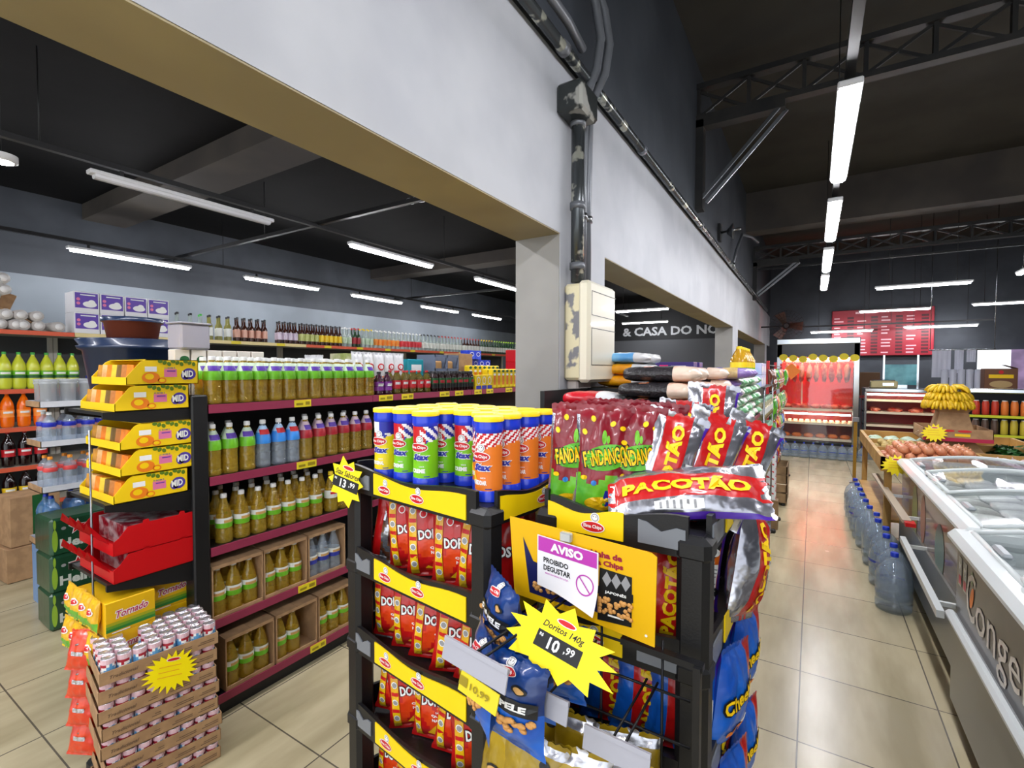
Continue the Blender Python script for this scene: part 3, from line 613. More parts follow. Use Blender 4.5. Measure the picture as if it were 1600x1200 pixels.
# ---------------------------------------------------------------- stacked plastic display racks
GHOST = mat('grey_ticket_sleeve', (120, 124, 130), rough=.25, spec=.4)
def wave(w, n=14, a=.012): return [(w * i / n, a * cos(2 * pi * i / n * 1.0 + .3)) for i in range(n + 1)]
def display_rack(name, w, d, levels, label, loc, rotz, top=1.335, panels='AAAAA', hfront=.07):
    """x runs right along the front, y back; origin at the front-left foot"""
    t = thing(name, loc, rotz); PAN = ink('panel_yellow', (250, 212, 10))
    for i, z in enumerate(levels):
        m = MB(); m.box(.01, w - .01, .01, d - .01, z - .012, z, PBLACK)
        for k in range(7): m.box(.02, w - .02, .03 + k * d / 7.5, .045 + k * d / 7.5, z - .02, z - .011, PBLACK)
        def rim(L):
            wv = wave(L - .08); 
            return [(.04, z - .022)] + [(L - .04, z - .022)] + [(x + .04, z + .058 + a) for x, a in reversed(wv)]
        m.plate(rim(w), 0, .012, PBLACK)
        m.M = Matrix.Translation((0, d, 0)) @ Matrix.Identity(4); m.plate(rim(w), -.012, 0, PBLACK); m.M = Matrix.Translation((w, 0, 0)) @ Matrix.Rotation(pi / 2, 4, 'Z'); m.plate(rim(d), 0, .012, PBLACK)
        m.M = Matrix.Translation((0, d, 0)) @ Matrix.Rotation(-pi / 2, 4, 'Z'); m.plate(rim(d), 0, .012, PBLACK); m.M = Matrix()
        tr = m.build('tray', t)
        # yellow strip with the maker's sign, and ticket sleeve, on the front
        x0, x1 = (.16, w - .075) if panels[i] == 'A' else (.035, .235)
        n = 12; wv = [(x0 + (x1 - x0) * k / n, z + .046 + .009 * cos(2 * pi * k / n + .3)) for k in range(n + 1)]
        m = MB(); m.plate([(x0, z - .012), (x1, z - .012)] + wv[::-1], -.0035, 0, PAN); m.M = Matrix.Translation((0, -.0036, 0))
        for q in ((.14, .52) if panels[i] == 'A' else (.62,)): logo(m, x0 + (x1 - x0) * q, z + .010, .055)
        m.build('printed_strip', t)
        gx0, gx1 = (.045, .135) if panels[i] == 'A' else (w - .15, w - .045)
        MB().plate([(gx0, z - .005), (gx1, z - .005), (gx1, z + .04), (gx1 - .02, z + .042), ((gx0 + gx1) / 2, z + .028), (gx0 + .02, z + .045), (gx0, z + .048)], -.0035, 0, GHOST).build('ticket_sleeve', t)
        # same on the right-hand side
        m = MB(); m.M = Matrix.Translation((w, 0, 0)) @ Matrix.Rotation(pi / 2, 4, 'Z')
        y0, y1 = .05, d - .06
        if panels[i] == 'B':
            y0 = .2; m.plate([(.045, z - .005), (.16, z - .005), (.16, z + .04), (.045, z + .048)], -.0035, 0, GHOST)
        wv = [(y0 + (y1 - y0) * k / n, z + .046 + .009 * cos(2 * pi * k / n + .3)) for k in range(n + 1)]
        m.plate([(y0, z - .012), (y1, z - .012)] + wv[::-1], -.0035, 0, PAN); m.M = m.M @ Matrix.Translation((0, -.0036, 0)); logo(m, y0 + (y1 - y0) * .6, z + .012, .05)
        m.build('side_strip', t)
    ls = sorted(levels)
    for sx in (0, 1):
        for sy in (0, 1):
            m = MB(); x0 = -.004 if not sx else w - .066; y0 = -.004 if not sy else d - .066
            m.rbox(x0, x0 + .07, y0, y0 + .07, 0, ls[-1] + .03, PBLACK, .014)
            for z in ls: m.rbox(x0 - .004, x0 + .074, y0 - .004, y0 + .074, z - .03, z + .028, PBLACK, .014)
            m.build('corner_post', t)
    tag(t, label, 'display rack'); return t
# rack A (left) and rack B (right)
AO = Vector((-.699, 1.002, 0)); AU = Vector((-.991, .132, 0)); aang = math.atan2(-.132, .991); AW = .65
A0 = AO + AU * AW
LV = [1.262, .987, .715, .45, .18]
display_rack('snack_display_rack', AW, .42, LV, 'black plastic tiered rack with crisp canisters on top and red bags below', A0, aang, panels='AAAAA')
BO = Vector((-.182, 1.074, 0)); BU = Vector((-.9995, .032, 0)); bang = math.atan2(-.032, .9995); BW = .42
B0 = BO + BU * BW
display_rack('snack_display_rack', BW, .58, LV, 'black plastic tiered rack carrying the purple notice board and upright red bags', B0, bang, panels='BBBBB')
def Ap(x, y, z): return Vector((A0.x + x * cos(aang) - y * sin(aang), A0.y + x * sin(aang) + y * cos(aang), z))
def Bp(x, y, z): return Vector((B0.x + x * cos(bang) - y * sin(bang), B0.y + x * sin(bang) + y * cos(bang), z))
t = thing('tray_insert', A0 + Vector((0, 0, LV[0])), aang); MB().rbox(.08, AW - .03, .02, .40, 0, .03, PBLACK, .004).build('insert_board', t); tag(t, 'black insert board lifting the crisp canisters in the top tray', 'insert')
# canisters: rows front to back on rack A
kmap = {0: ['yellow', 'green', 'green', None, None, 'orange'], 1: ['yellow', 'green', 'green', 'green', 'orange', 'orange'], 2: ['yellow', 'yellow', 'green', 'green', 'orange', 'orange'], 3: ['yellow', 'green', 'green', 'orange', 'orange', 'orange']}
xs = [.135, .235, .325, .41, .50, .575]; rown = ['front row', 'second row', 'third row', 'back row']
cnt = {}
for r in range(4):
    for c in range(6):
        k = kmap[r][c]
        if not k: continue
        x = xs[c] + (0 if r else [0, -.012, .01, 0, 0, .01][c]); y = .065 + r * .0905 + (.012 if c % 2 else 0)
        z = LV[0] + .012 if (r, c) != (0, 2) else LV[0] + .006
        cnt[(k, r)] = cnt.get((k, r), 0) + 1
        place('can_' + k, lambda: canister(k), Ap(x, y, LV[0] + .031), aang + random.uniform(.25, .45) - (.1 if k == 'orange' else 0),
              '%s crisp canister with yellow lid, %s, %s of its colour from left' % (k, rown[r], ORD[cnt[(k, r)] - 1]), 'crisp canister', 'crisp canisters on the left rack')
# red bags on the lower tiers of rack A
tier = ['second tier', 'third tier', 'fourth tier', 'lowest tier']
rnd = random.Random(3)
for i, z in enumerate(LV[1:]):
    for r in range(2):
        for c in range(5):
            x = .13 + c * .099 + rnd.uniform(-.008, .008); y = .12 + r * .17
            rz = aang + rnd.uniform(.35, .75) * (1 if r == 0 else .9)
            if i == 0 and r == 0 and c < 1: continue
            s = (i * 10 + r * 5 + c) % 3
            place('nacho%d' % s, lambda: bag_nacho(s), Ap(x, y, z + .004), 0, 'red tortilla chip bag, %s of left rack, %s row, %s from left' % (tier[i], ['front', 'rear'][r], ORD[c]), 'snack bag', 'red chip bags on the left rack',
                  rot=(rnd.uniform(-.12, -.02), rnd.uniform(-.1, .1), rz))
FCHOC = foil('choc', (60, 25, 25), (150, 100, 60), rough=.2)
place('choc', lambda: bag_plain('choc', 5, .17, .23, .05, lambda u, v: FRED if u < -.6 else (FSIL if noise.noise(Vector((u * 4, v * 7, 1))) > .0 else FCHOC), FSIL), Ap(.115, .1, LV[1] + .004), 0, 'crumpled silver and brown bag at the left end of the second tier', 'snack bag', rot=(-.1, .12, aang + .5))
# tall bags on rack B
def bq(x, y, z, rx, ry, rz, key, fn, lab): return place(key, fn, Bp(x, y, z), 0, lab, 'snack bag', 'tall bags on the right rack', rot=(rx, ry, bang + rz))
for i, (x, y, rz) in enumerate(((.06, .08, .35), (.135, .085, .45), (.205, .13, .4), (.07, .19, .3), (.15, .22, .3), (.22, .28, .35), (.06, .30, .3), (.13, .33, .35))):
    s = i % 3; bq(x, y, LV[0] + (.0 if i < 3 else .0), -.06, .06, rz, 'pop%d' % s, lambda: bag_popcorn(s + 2), 'dark red and green popcorn snack bag standing on right rack, %s' % ['frontmost left', 'front middle', 'beside the upright tall bags', 'second row left', 'second row middle', 'second row right', 'rear left', 'rear right'][i])
for i, (x, y, z, rz, ry) in enumerate(((.245, .13, LV[0] - .005, .40, .30), (.315, .19, LV[0] - .005, .45, .38), (.375, .27, LV[0] - .01, .5, .46), (.25, .38, LV[0] - .0, .4, .12), (.30, .50, LV[0] + .05, .3, .12))):
    s = i % 2; bq(x, y, z, -.12, ry, rz, 'big%d' % s, lambda: bag_big(s + 11, w=.15, h=.295), 'large silver bag with red band and yellow letters, %s' % ['leftmost of the leaning three', 'middle of the leaning three', 'rightmost of the leaning three', 'standing behind the leaning three', 'tallest at the back of the rack'][i])
def frame_rot(zdir, front):   # euler angles so the bag's length follows zdir and its print faces front
    z = Vector(zdir).normalized(); y = -(Vector(front) - z * Vector(front).dot(z)).normalized(); x = y.cross(z)
    return Matrix((x, y, z)).transposed().to_euler()
place('bigflat', lambda: bag_big(23, h=.36, w=.15), Bp(.175, .05, LV[0] + .075), 0, 'large silver and red bag lying across the front rim of right rack', 'snack bag', rot=frame_rot((.94, .30, .10), (.2, -.62, .75)))
for i, (x, y, rx, rz) in enumerate(((.09, .1, -.1, .3), (.2, .12, -.1, .35), (.3, .1, -.15, .3), (.12, .3, 0, .3), (.3, .3, 0, .3))):
    bq(x, y, LV[1], rx, .1, rz, 'bigo', lambda: bag_big(31, w=.17, h=.25, orange=True), 'orange bag with red band behind the notice board, %s' % ['front left', 'front middle', 'front right', 'rear left', 'rear right'][i])
bq(.435, .33, LV[1] - .01, .05, .25, 1.35, 'bigside', lambda: bag_big(37, w=.19, h=.3), 'red and silver bag bulging out of right rack over the aisle')
for i, z in enumerate(LV[2:]):
    for c in range(4):
        for r in range(2):
            k = 'ch' if (i and (c + i + r) % 2) else 'pb'
            bq(.08 + c * .085, .12 + r * .2, z + .004, -.08, .05, .35, k, (lambda: bag_cheese(41)) if k == 'ch' else (lambda: bag_big(43, FBLU, w=.17, h=.245)), '%s bag, %s of right rack, %s row, %s from left' % ('blue puffed snack' if k == 'ch' else 'red-banded blue', tier[i + 1], ['front', 'rear'][r], ORD[c]))
    for c in range(2): bq(.42, .2 + c * .2, z + .0, .05, .2, 1.4, 'ch', lambda: bag_cheese(41), 'blue puffed snack bag poking out over the aisle, %s, %s' % (tier[i + 1], ['nearer', 'farther'][c]))
# ---------------------------------------------------------------- notice board, tags, wire hooks on rack B
def Bf(x, y, z): return Bp(x, y, z)
t = thing('promotion_board', Bp(0, -.062, 0), bang)
m = MB(); PB = ink('board_yellow', (232, 180, 0))
pts = [(-.025, 1.085), (.15, 1.078), (.33, 1.062), (.333, 1.255), (.32, 1.262), (.0, 1.277), (-.04, 1.278)]
m.plate(pts, -.004, .0, PB); m.M = Matrix.Translation((0, -.0042, 0))
m.poly([(.205, 1.225 - .02), (.28, 1.2), (.28, 1.09), (.2, 1.085)], BLACK); 
for k in range(3): m.poly([(.222 + k * .022, 1.165), (.233 + k * .022, 1.182), (.222 + k * .022, 1.2), (.211 + k * .022, 1.182)], GREY, None, .001)
m.poly([(.0, 1.235), (.02, 1.1), (.13, 1.095), (.16, 1.11), (.2, 1.1), (.2, 1.15), (.03, 1.18)], NAVY, None, .0006)
m.text('Linha de', .22, 1.235, .014, ink('board_red', (150, 20, 50)), .075, None, .001, .05); m.text('Elma Chips', .215, 1.215, .016, ink('board_red', (150, 20, 50)), .09, None, .001, .05)
m.quad(.2, .283, 1.145, 1.163, BLACK, None, .0012); m.text('JAPONÊS', .243, 1.154, .009, WHITE, .05, None, .002, .03)
nut = mat('roasted_peanut', (208, 150, 80), rough=.55)
rn = random.Random(5)
for k in range(40): m.ell((rn.uniform(.205, .28), -.002, rn.uniform(1.105, 1.14)), (.0055, .003, .005), nut, 7, 4)
for k in range(24): m.ell((rn.uniform(.03, .17), -.002, rn.uniform(1.112, 1.128)), (.006, .003, .005), nut, 7, 4)
m.poly([(.225, 1.1), (.262, 1.1), (.262, 1.104), (.225, 1.104)], WHITE, None, .001); m.oval(.312, 1.082, .003, .003, WHITE)
m.build('board', t)
MB().bar((.05, .02, 1.09), (.05, .075, 1.12), .02, .006, SBLACK).build('bracket', t); MB().bar((.25, .02, 1.09), (.25, .075, 1.12), .02, .006, SBLACK).build('bracket', t)
tag(t, 'yellow cardboard advertising board with nut pictures on the right rack', 'board')
t = thing('notice_card', Bp(.047, -.0715, 1.13), bang)
m = MB(); SW = ink('card_white', (240, 238, 240)); W_, H_ = .158, .122
def cf(x, z, l): return (x, -.004 - .02 * max(0, (.06 - z) / .06) ** 2 * (x / W_) - l, z - .012 * (x / W_))
V = [cf(W_ * i / 16, -.018 * max(0, (i / 16 - .3)) + (H_ + .018 * max(0, (i / 16 - .3))) * j / 12, 0) for j in range(13) for i in range(17)]
F = [(j * 17 + i, j * 17 + i + 1, j * 17 + i + 18, j * 17 + i + 17) for j in range(12) for i in range(16)]
m.add(V, F, SW, True); m.add([(x, y + .0012, z) for x, y, z in V], [f[::-1] for f in F], SW, True)
m.quad(.003, W_ - .003, H_ * .70, H_ * .985, MAG, cf, .0006, 10, 4); 
m.text('AVISO', W_ * .5, H_ * .84, .021, WHITE, .085, cf, .0014, .05); m.text('PROIBIDO', W_ * .32, H_ * .55, .013, BLACK, .066, cf, .0008, .03); m.text('DEGUSTAR', W_ * .34, H_ * .40, .013, BLACK, .072, cf, .0008, .03)
m.text('MERCADORIAS DA LOJA', W_ * .34, H_ * .29, .0045, MAG, .062, cf, .0008, .02)
n = 28; R1, R2 = .0225, .0195; V = []; 
for i in range(n):
    a = 2 * pi * i / n; V += [(W_ * .8 + R1 * cos(a), H_ * .33 + R1 * sin(a)), (W_ * .8 + R2 * cos(a), H_ * .33 + R2 * sin(a))]
m.pr(V, [(2 * i, 2 * ((i + 1) % n), 2 * ((i + 1) % n) + 1, 2 * i + 1) for i in range(n)], MAG, cf, .001)
m.poly([(W_ * .8 - .0135, H_ * .33 + .0155), (W_ * .8 - .0155, H_ * .33 + .0135), (W_ * .8 + .0135, H_ * .33 - .0155), (W_ * .8 + .0155, H_ * .33 - .0135)], MAG, cf, .001)
m.build('card', t)
MB().rbox(.06, .09, -.006, .012, H_ + -.004, H_ + .018, mat('clear_clip', (215, 220, 225), rough=.1, metal=.6), .003).build('clip', t)
tag(t, 'white and purple AVISO notice card clipped to the yellow board', 'notice')
def burst(R, r, n, seed, sx=1):
    rn = random.Random(seed); P = []
    for i in range(2 * n):
        a = 2 * pi * i / (2 * n) + .1; q = (R if i % 2 == 0 else r) * (1 + rn.uniform(-.08, .1)); P.append((q * cos(a) * sx, q * sin(a)))
    return P
def price_tag(key, name, loc, rot, label, lines, price, R=.085, sx=1.3, n=13, small=.0):
    t = thing(name, loc); t.rotation_euler = rot
    m = MB(); P = burst(R, R * .72, n, 4, sx)
    c = [(0, 0)] + P; k = len(P)
    m.add([(x, -.001, z) for x, z in c], [(0, 1 + i, 1 + (i + 1) % k) for i in range(k)], ink('tag_yellow', (255, 232, 0)))
    m.add([(x, .001, z) for x, z in c], [(0, 1 + (i + 1) % k, 1 + i) for i in range(k)], ink('tag_yellow', (255, 232, 0)))
    m.add([(x, y, z) for x, z in P for y in (-.001, .001)], [(2 * i, 2 * i + 1, 2 * ((i + 1) % k) + 1, 2 * ((i + 1) % k)) for i in range(k)], ink('tag_yellow', (255, 232, 0)))
    def fn(x, z, l): return (x, -.001 - l, z)
    m.oval(.0, R * .58, R * .32, R * .09, WHITE, fn, .0004); m.oval(.0, R * .58, R * .28, R * .07, RED, fn, .0008)
    if price is None:
        r = random.Random(7)
        for k in range(3): m.quad(-R * .6, R * (.3 + .3 * r.random()), R * (.25 - .25 * k), R * (.29 - .25 * k), ink('faint_orange', (232, 170, 30)), fn, .0006, 1, 1)
        m.build('price_card', t); return tag(t, label, 'price tag')
    m.text(lines, 0, R * .33, R * .24, BLACK, R * 1.3, fn, .0006, .015, slant=.2)
    w = R * (1.45 if len(price) > 4 else 1.0)
    m.quad(-w / 2, w / 2, -R * .32, R * .14, BLACK, fn, .0006, 1, 1); m.text('R$', -w * .4, R * .02, R * .1, WHITE, None, fn, .001, .03)
    a, b = price.split(','); m.text(a, -w * .09, -R * .09, R * .34, WHITE, None, fn, .001, .03); m.text(',' + b, w * .25, -R * .06, R * .24, WHITE, None, fn, .001, .02)
    m.build('price_card', t); return tag(t, label, 'price tag')
price_tag('a', 'price_tag', Bp(.192, -.235, 1.105), (-.6, .22, bang + .05), 'yellow starburst price tag 10,99 hanging below the notice board', 'Doritos 140g', '10,99', R=.068, sx=1.85)
MB_ = MB().bar((0, .004, .0), (0, .12, .02), .004, .004, WIRE)
price_tag('b', 'price_tag', Ap(.045, -.03, 1.277), (-.08, .2, aang + .2), 'small yellow starburst price tag 13,99 on the left rack corner', 'Stax Sabores', '13,99', R=.08, sx=1.0, n=10)
# wire hooks with ticket ends
WB = mat('black_wire', (30, 30, 32), rough=.35, metal=.5); TICK = mat('ticket_holder', (168, 168, 178), rough=.35, coat=.3)
def hook(L, w):
    t = thing('display_hook')
    for sx in (-.012, .012): MB().tube([(sx, .0, 0), (sx, -L, -.015)], .0028, WB, 6).build('hook_wire', t)
    m = MB(); m.M = Matrix.Translation((0, -L, -.015)) @ Matrix.Rotation(-.25, 4, 'X')
    m.box(-w / 2, w / 2, -.003, .0, -.03, .008, TICK); m.box(-w / 2, w / 2, -.005, .002, .004, .013, TICK); m.build('ticket_holder', t); return t
hk = [(.12, -.03, 1.115, 'upper left, with yellow price ticket'), (.175, -.04, 1.02, 'middle'), (.315, -.03, .965, 'lower right')]
for i, (x, y, z, l) in enumerate(hk):
    place('hook%d' % i, lambda: hook([.33, .22, .2][i], [.17, .13, .13][i]), Bp(x, y, z), bang, 'black double wire hook with grey ticket holder, %s' % l, 'display hook', rot=(0, 0, bang + [-.13, -.05, -.02][i]))
t = thing('price_ticket', Bp(.05, -.355, 1.075), bang - .13); m = MB(); m.M = Matrix.Rotation(-.25, 4, 'X') @ Matrix.Rotation(.05, 4, 'Y'); m.box(-.0, .1, -.006, -.0035, -.042, -.006, ink('ticket_yellow', (225, 205, 40))); m.M = m.M @ Matrix.Translation((0, -.007, 0)); m.text('10,99', .055, -.024, .014, ink('ticket_grey', (150, 130, 20)), .05); m.quad(.0, .022, -.03, -.014, ink('ticket_grey', (150, 130, 20))); m.build('ticket', t)
tag(t, 'small yellow price ticket on the upper left ticket holder', 'price ticket')
t = thing('wire_grid', Bp(0, -.045, 0), bang)
for z in (1.04, .96, .86): MB().tube([(.02, 0, z), (.40, 0, z)], .003, WB, 6).build('grid_wire', t)
for x in (.06, .2, .34): MB().tube([(x, .004, .55), (x, .004, 1.07)], .003, WB, 6).build('grid_wire', t)
MB().bar((.415, -.01, .55), (.415, -.01, 1.045), .014, .02, PBLACK).build('frame_bar', t); MB().bar((.25, 0, 1.045), (.425, 0, 1.04), .02, .014, PBLACK).build('frame_bar', t)
for x in (.06, .34): MB().box(x - .004, x + .004, 0, .045, .6, .61, PBLACK).build('frame_clip', t)
tag(t, 'black wire grid fixed on the front of right rack', 'wire grid')
for i, (x, y, z, rz, l) in enumerate(((.105, -.285, .905, -.1, 'largest, facing the viewer'), (.025, -.27, .915, -.75, 'leftmost, turned sideways'), (.07, -.2, .90, .1, 'second on the hook'), (.0, -.17, .99, -.6, 'rear, upper left'), (.10, -.12, .9, .2, 'rearmost'))):
    place('nut', lambda: bag_peanut(3), Bp(x, y, z), 0, 'blue peanut bag with black SEM PELE band on wire hook, %s' % l, 'snack bag', 'blue peanut bags', rot=(-.08, 0, bang + rz), scale=(1.32, 1.2, .93) if i == 0 else None)
def gold(seed):
    return bag_plain('g', seed, .15, .19, .05, lambda u, v: FOLIVE if v < .85 else FSIL, FOLIVE, lambda m, fn: (m.oval(0, .08, .03, .02, BLACK, fn), m.oval(0, .08, .025, .015, TAN, fn, .0014), m.oval(.03, .15, .012, .008, BLACK, fn)))
for i, (x, y, z, rz) in enumerate(((.02, -.2, .66, -.3), (.11, -.22, .67, .1), (.2, -.2, .665, .3), (.29, -.16, .66, .2), (.06, -.1, .67, .0), (.17, -.1, .66, .2), (.27, -.08, .66, .4))):
    place('gold', lambda: gold(8), Bp(x, y, z), 0, 'olive gold nut bag below the blue peanut bags, %s from left' % ORD[i], 'snack bag', 'olive gold nut bags', rot=(-.15, .05, bang + rz))
# ================================================================ central gondola with bottles
STRIP = mat('magenta_price_strip', (142, 46, 74), rough=.45); TICKY = ink('ticket_yellow', (225, 205, 40)); TICKG = ink('ticket_grey', (150, 130, 20)); STRIPO = mat('red_orange_strip', (212, 92, 60), rough=.5)
SZ = [1.485, 1.15, .82, .475, .11]
def gondola_unit(name, y0, y1, label, tickets, x0=-2.34, depth=.44, levels=SZ, strip=STRIP, top=1.5):
    t = thing(name, (x0, y0, 0), pi / 2); L = y1 - y0      # local x along the aisle, -y faces it
    MB().box(0, L, depth, depth + .02, .05, top, SBLACK).build('back_panel', t)
    MB().box(0, L, .03, depth, 0, .075, SBLACK).build('plinth', t)
    for z in levels:
        b = MB().box(0.002, L - .002, .006, depth, z - .03, z, SBLACK).build('shelf_board', t)
        MB().box(0.002, L - .002, 0, .006, z - .04, z + .0, strip).build('price_strip', b)
        for tz, a, c in tickets:
            if abs(tz - z) < .01:
                m = MB().box(a, c, -.002, 0, z - .04, z - .002, TICKY); m.M = Matrix.Translation((0, -.0025, 0)); m.quad(a + .01, a + .05, z - .03, z - .018, TICKG); m.quad(a + .065, c - .01, z - .03, z - .012, TICKG); m.build('price_ticket', b)
    return tag(t, label, 'shelf')
T1 = [(SZ[0], .43, .53), (SZ[1], .44, .56), (SZ[3], .44, .55), (SZ[4], .51, .61)]
gondola_unit('shelf_gondola', 1.13, 2.10, 'black shelving with magenta price strips, nearest section holding the oil bottles', T1)
gondola_unit('shelf_gondola', 2.10, 3.13, 'second black shelving section, holding purple and red labelled bottles', [(SZ[0], .05, .17), (SZ[0], .25, .36), (SZ[0], .64, .75), (SZ[0], .82, .92)])
gondola_unit('shelf_gondola', 3.13, 4.16, 'third black shelving section, holding yellow packs next to the column', [(SZ[0], .04, .14), (SZ[0], .21, .31), (SZ[0], .51, .62)])
gondola_unit('shelf_gondola', 4.16, 5.19, 'last black shelving section, hidden behind the column', [])
t = thing('shelf_gondola', (-3.46, 5.19, 0), -pi / 2); m = MB(); m.box(0, 4.06, 0, .62, 1.455, 1.485, SBLACK); m.build('shelf_board', t); MB().box(0, 4.06, .60, .62, 0, 1.46, SBLACK).build('back_panel', t); MB().box(0, 4.06, 0, .44, 0, .08, SBLACK).build('plinth', t)
for i in range(5): MB().box(i * 1.0, i * 1.0 + .03, .0, .44, .08, 1.455, SBLACK).build('upright', t)
tag(t, 'rear side of the black shelving, carrying the blue tub', 'shelf')
# end unit
t = thing('end_shelf_unit', (-2.36, 1.06, 0), pi / 2)      # local x -> +y, local -y -> +x
MB().rbox(0, .07, -.02, .09, 0, 1.53, SBLACK, .006).build('end_post', t)
MB().box(.02, .05, .09, .46, 0, 1.5, SBLACK).build('back_panel', t)
MB().rbox(0, .07, .44, .5, 0, 1.53, SBLACK, .006).build('end_post', t)
for z in (1.475, 1.105, .785, .455, .1):
    b = MB().box(-.30, .02, .02, .42, z - .014, z, SBLACK).build('shelf_board', t)
    for y in (.008, .42):
        m = MB(); m.M = Matrix.Translation((0, y, 0)); m.plate([(-.31, z - .025), (0, z - .09), (0, z + .002), (-.31, z + .002)], -.006, .006, SBLACK); m.build('bracket', b)
tag(t, 'black end shelf unit stacked with yellow, red and green boxes', 'shelf')
# bottles on the gondola
BCAT = {'oil_top': 'oil bottle', 'oil_green': 'oil bottle', 'oil_red': 'oil bottle', 'oil_cone': 'oil bottle', 'oil_yellowcap': 'oil bottle', 'water_blue': 'water bottle', 'grape': 'juice bottle', 'guarana': 'juice bottle', 'sauce': 'sauce jar'}
SCL = {'oil_top': (1.06, 1.06, .83), 'grape': (.85, .85, .64), 'guarana': (.85, .85, .64), 'sauce': (.95, .95, .82)}
def row(key, ys, x, z, lab, jit=.003, rz=pi / 2, grp=None, cat='bottle'):
    for i, y in enumerate(ys):
        place(key, BOT[key], (x + random.uniform(-jit, jit), y, z), rz + random.uniform(-.25, .25), lab % ORD[i] if '%s' in lab else lab, BCAT.get(key, 'bottle'), grp, scale=SCL.get(key, (1, 1, .89)))
ys1 = [1.17, 1.245, 1.32, 1.398, 1.476, 1.554, 1.632, 1.71, 1.788, 1.866, 1.944, 2.022, 2.1]
for r in range(4): row('oil_top', ys1[1 if r else 0:], -2.385 - r * .08, SZ[0], 'green-shouldered oil bottle on top shelf, ' + ['front', 'second', 'third', 'rear'][r] + ' row, %s from the end post', grp='oil bottles on the top shelf')
row('grape', [2.19, 2.265], -2.385, SZ[0], 'dark bottle with purple label on top shelf, %s from left'); row('grape', [2.19, 2.265], -2.46, SZ[0], 'dark purple-labelled bottle in second row, %s from left')
row('guarana', [2.345, 2.42, 2.495, 2.57, 2.645], -2.385, SZ[0], 'red-labelled greenish bottle on top shelf, %s from left'); row('guarana', [2.36, 2.435, 2.52, 2.6], -2.46, SZ[0], 'red-labelled greenish bottle in second row, %s from left')
row('sauce', [2.72 + i * .073 for i in range(7)], -2.38, SZ[0], 'black and green jar on top shelf, %s from left'); row('sauce', [2.72 + i * .073 for i in range(7)], -2.455, SZ[0], 'black and green jar in second row, %s from left')
def small_box(name, w, d, h, base, deco=None, b=.003):
    m = MB().rbox(-w / 2, w / 2, -d / 2, d / 2, 0, h, base, b)
    if deco: m.M = Matrix.Translation((0, -d / 2, 0)); deco(m)
    return m.build(name)
YB = mat('yellow_box', (242, 210, 30), rough=.4); BB = mat('blue_box', (30, 50, 150), rough=.4); RB = mat('red_box', (196, 8, 18), rough=.4); BLB = mat('bright_blue_pack', (30, 60, 200), rough=.3, coat=.3, rgb2=(60, 90, 225), ns=14); WB_ = mat('white_box', (226, 226, 230), rough=.45); TEAL = mat('teal_pack', (20, 150, 165), rough=.3, coat=.3)
def d_oval(m): m.quad(-.034, .034, 0, .03, BLUE); m.oval(0, .072, .025, .032, WHITE); m.oval(0, .072, .018, .024, YEL, None, .0014)
for i, y in enumerate((3.235, 3.315, 3.395)): place('ybox', lambda: small_box('carton', .072, .06, .118, YB, d_oval), (-2.375, y, SZ[0]), pi / 2, 'short yellow carton with blue base on top shelf, %s from left' % ORD[i], 'carton', 'short yellow cartons')
def d_pack(m): m.oval(0, .15, .02, .012, LDKG); m.quad(-.018, .018, .03, .11, ORANGE); m.oval(0, .12, .018, .01, WHITE, None, .0012)
for i in range(9): place('ypack', lambda: small_box('carton', .062, .05, .168, YB, d_pack, .008), (-2.375 - (.06 if i > 5 else 0), 3.48 + (i % 6) * .068, SZ[0]), pi / 2, 'tall yellow pack on top shelf, %s row, %s from left' % ('front' if i < 6 else 'second', ORD[i % 6]), 'carton', 'tall yellow packs')
for i in range(7): place('ypack', None, (-2.5, 3.3 + i * .068, SZ[0] + .03), pi / 2, 'tall yellow pack with green lid standing behind, %s from left' % ORD[i], 'carton', 'tall yellow packs')
# things standing behind on the same shelf
def bx(name, w, d, h, mt, loc, lab, cat='box', deco=None, rz=pi / 2, grp=None, key=None): 
    if key: return place(key, lambda: small_box(name, w, d, h, mt, deco), loc, rz, lab, cat, grp)
    o = small_box(name, w, d, h, mt, deco); o.location = loc; o.rotation_euler = (0, 0, rz); return tag(o, lab, cat, grp)
def pasta(seed): return bag_plain('p', seed, .1, .26, .05, lambda u, v: (FORA if v < .35 else FWHT), FWHT, lambda m, fn: (m.oval(0, .16, .03, .025, RED, fn), m.oval(0, .16, .02, .014, WHITE, fn, .0014), m.oval(.0, .07, .03, .02, YEL, fn)), name='pasta_bag')
for i in range(5): place('pasta', lambda: pasta(4), (-2.6, 2.2 + i * .095, SZ[0] + .02), pi / 2 + .1 * (i % 2), 'white and orange bag behind the purple-labelled bottles, %s from left' % ORD[i], 'bag', 'white and orange bags')
bx('pack', .17, .05, .24, TEAL, (-2.62, 2.76, SZ[0]), 'teal pack standing beside the white and orange bags', 'pack', lambda m: (m.quad(-.05, .06, .15, .2, WHITE), m.oval(0, .09, .05, .03, LGOLD)))
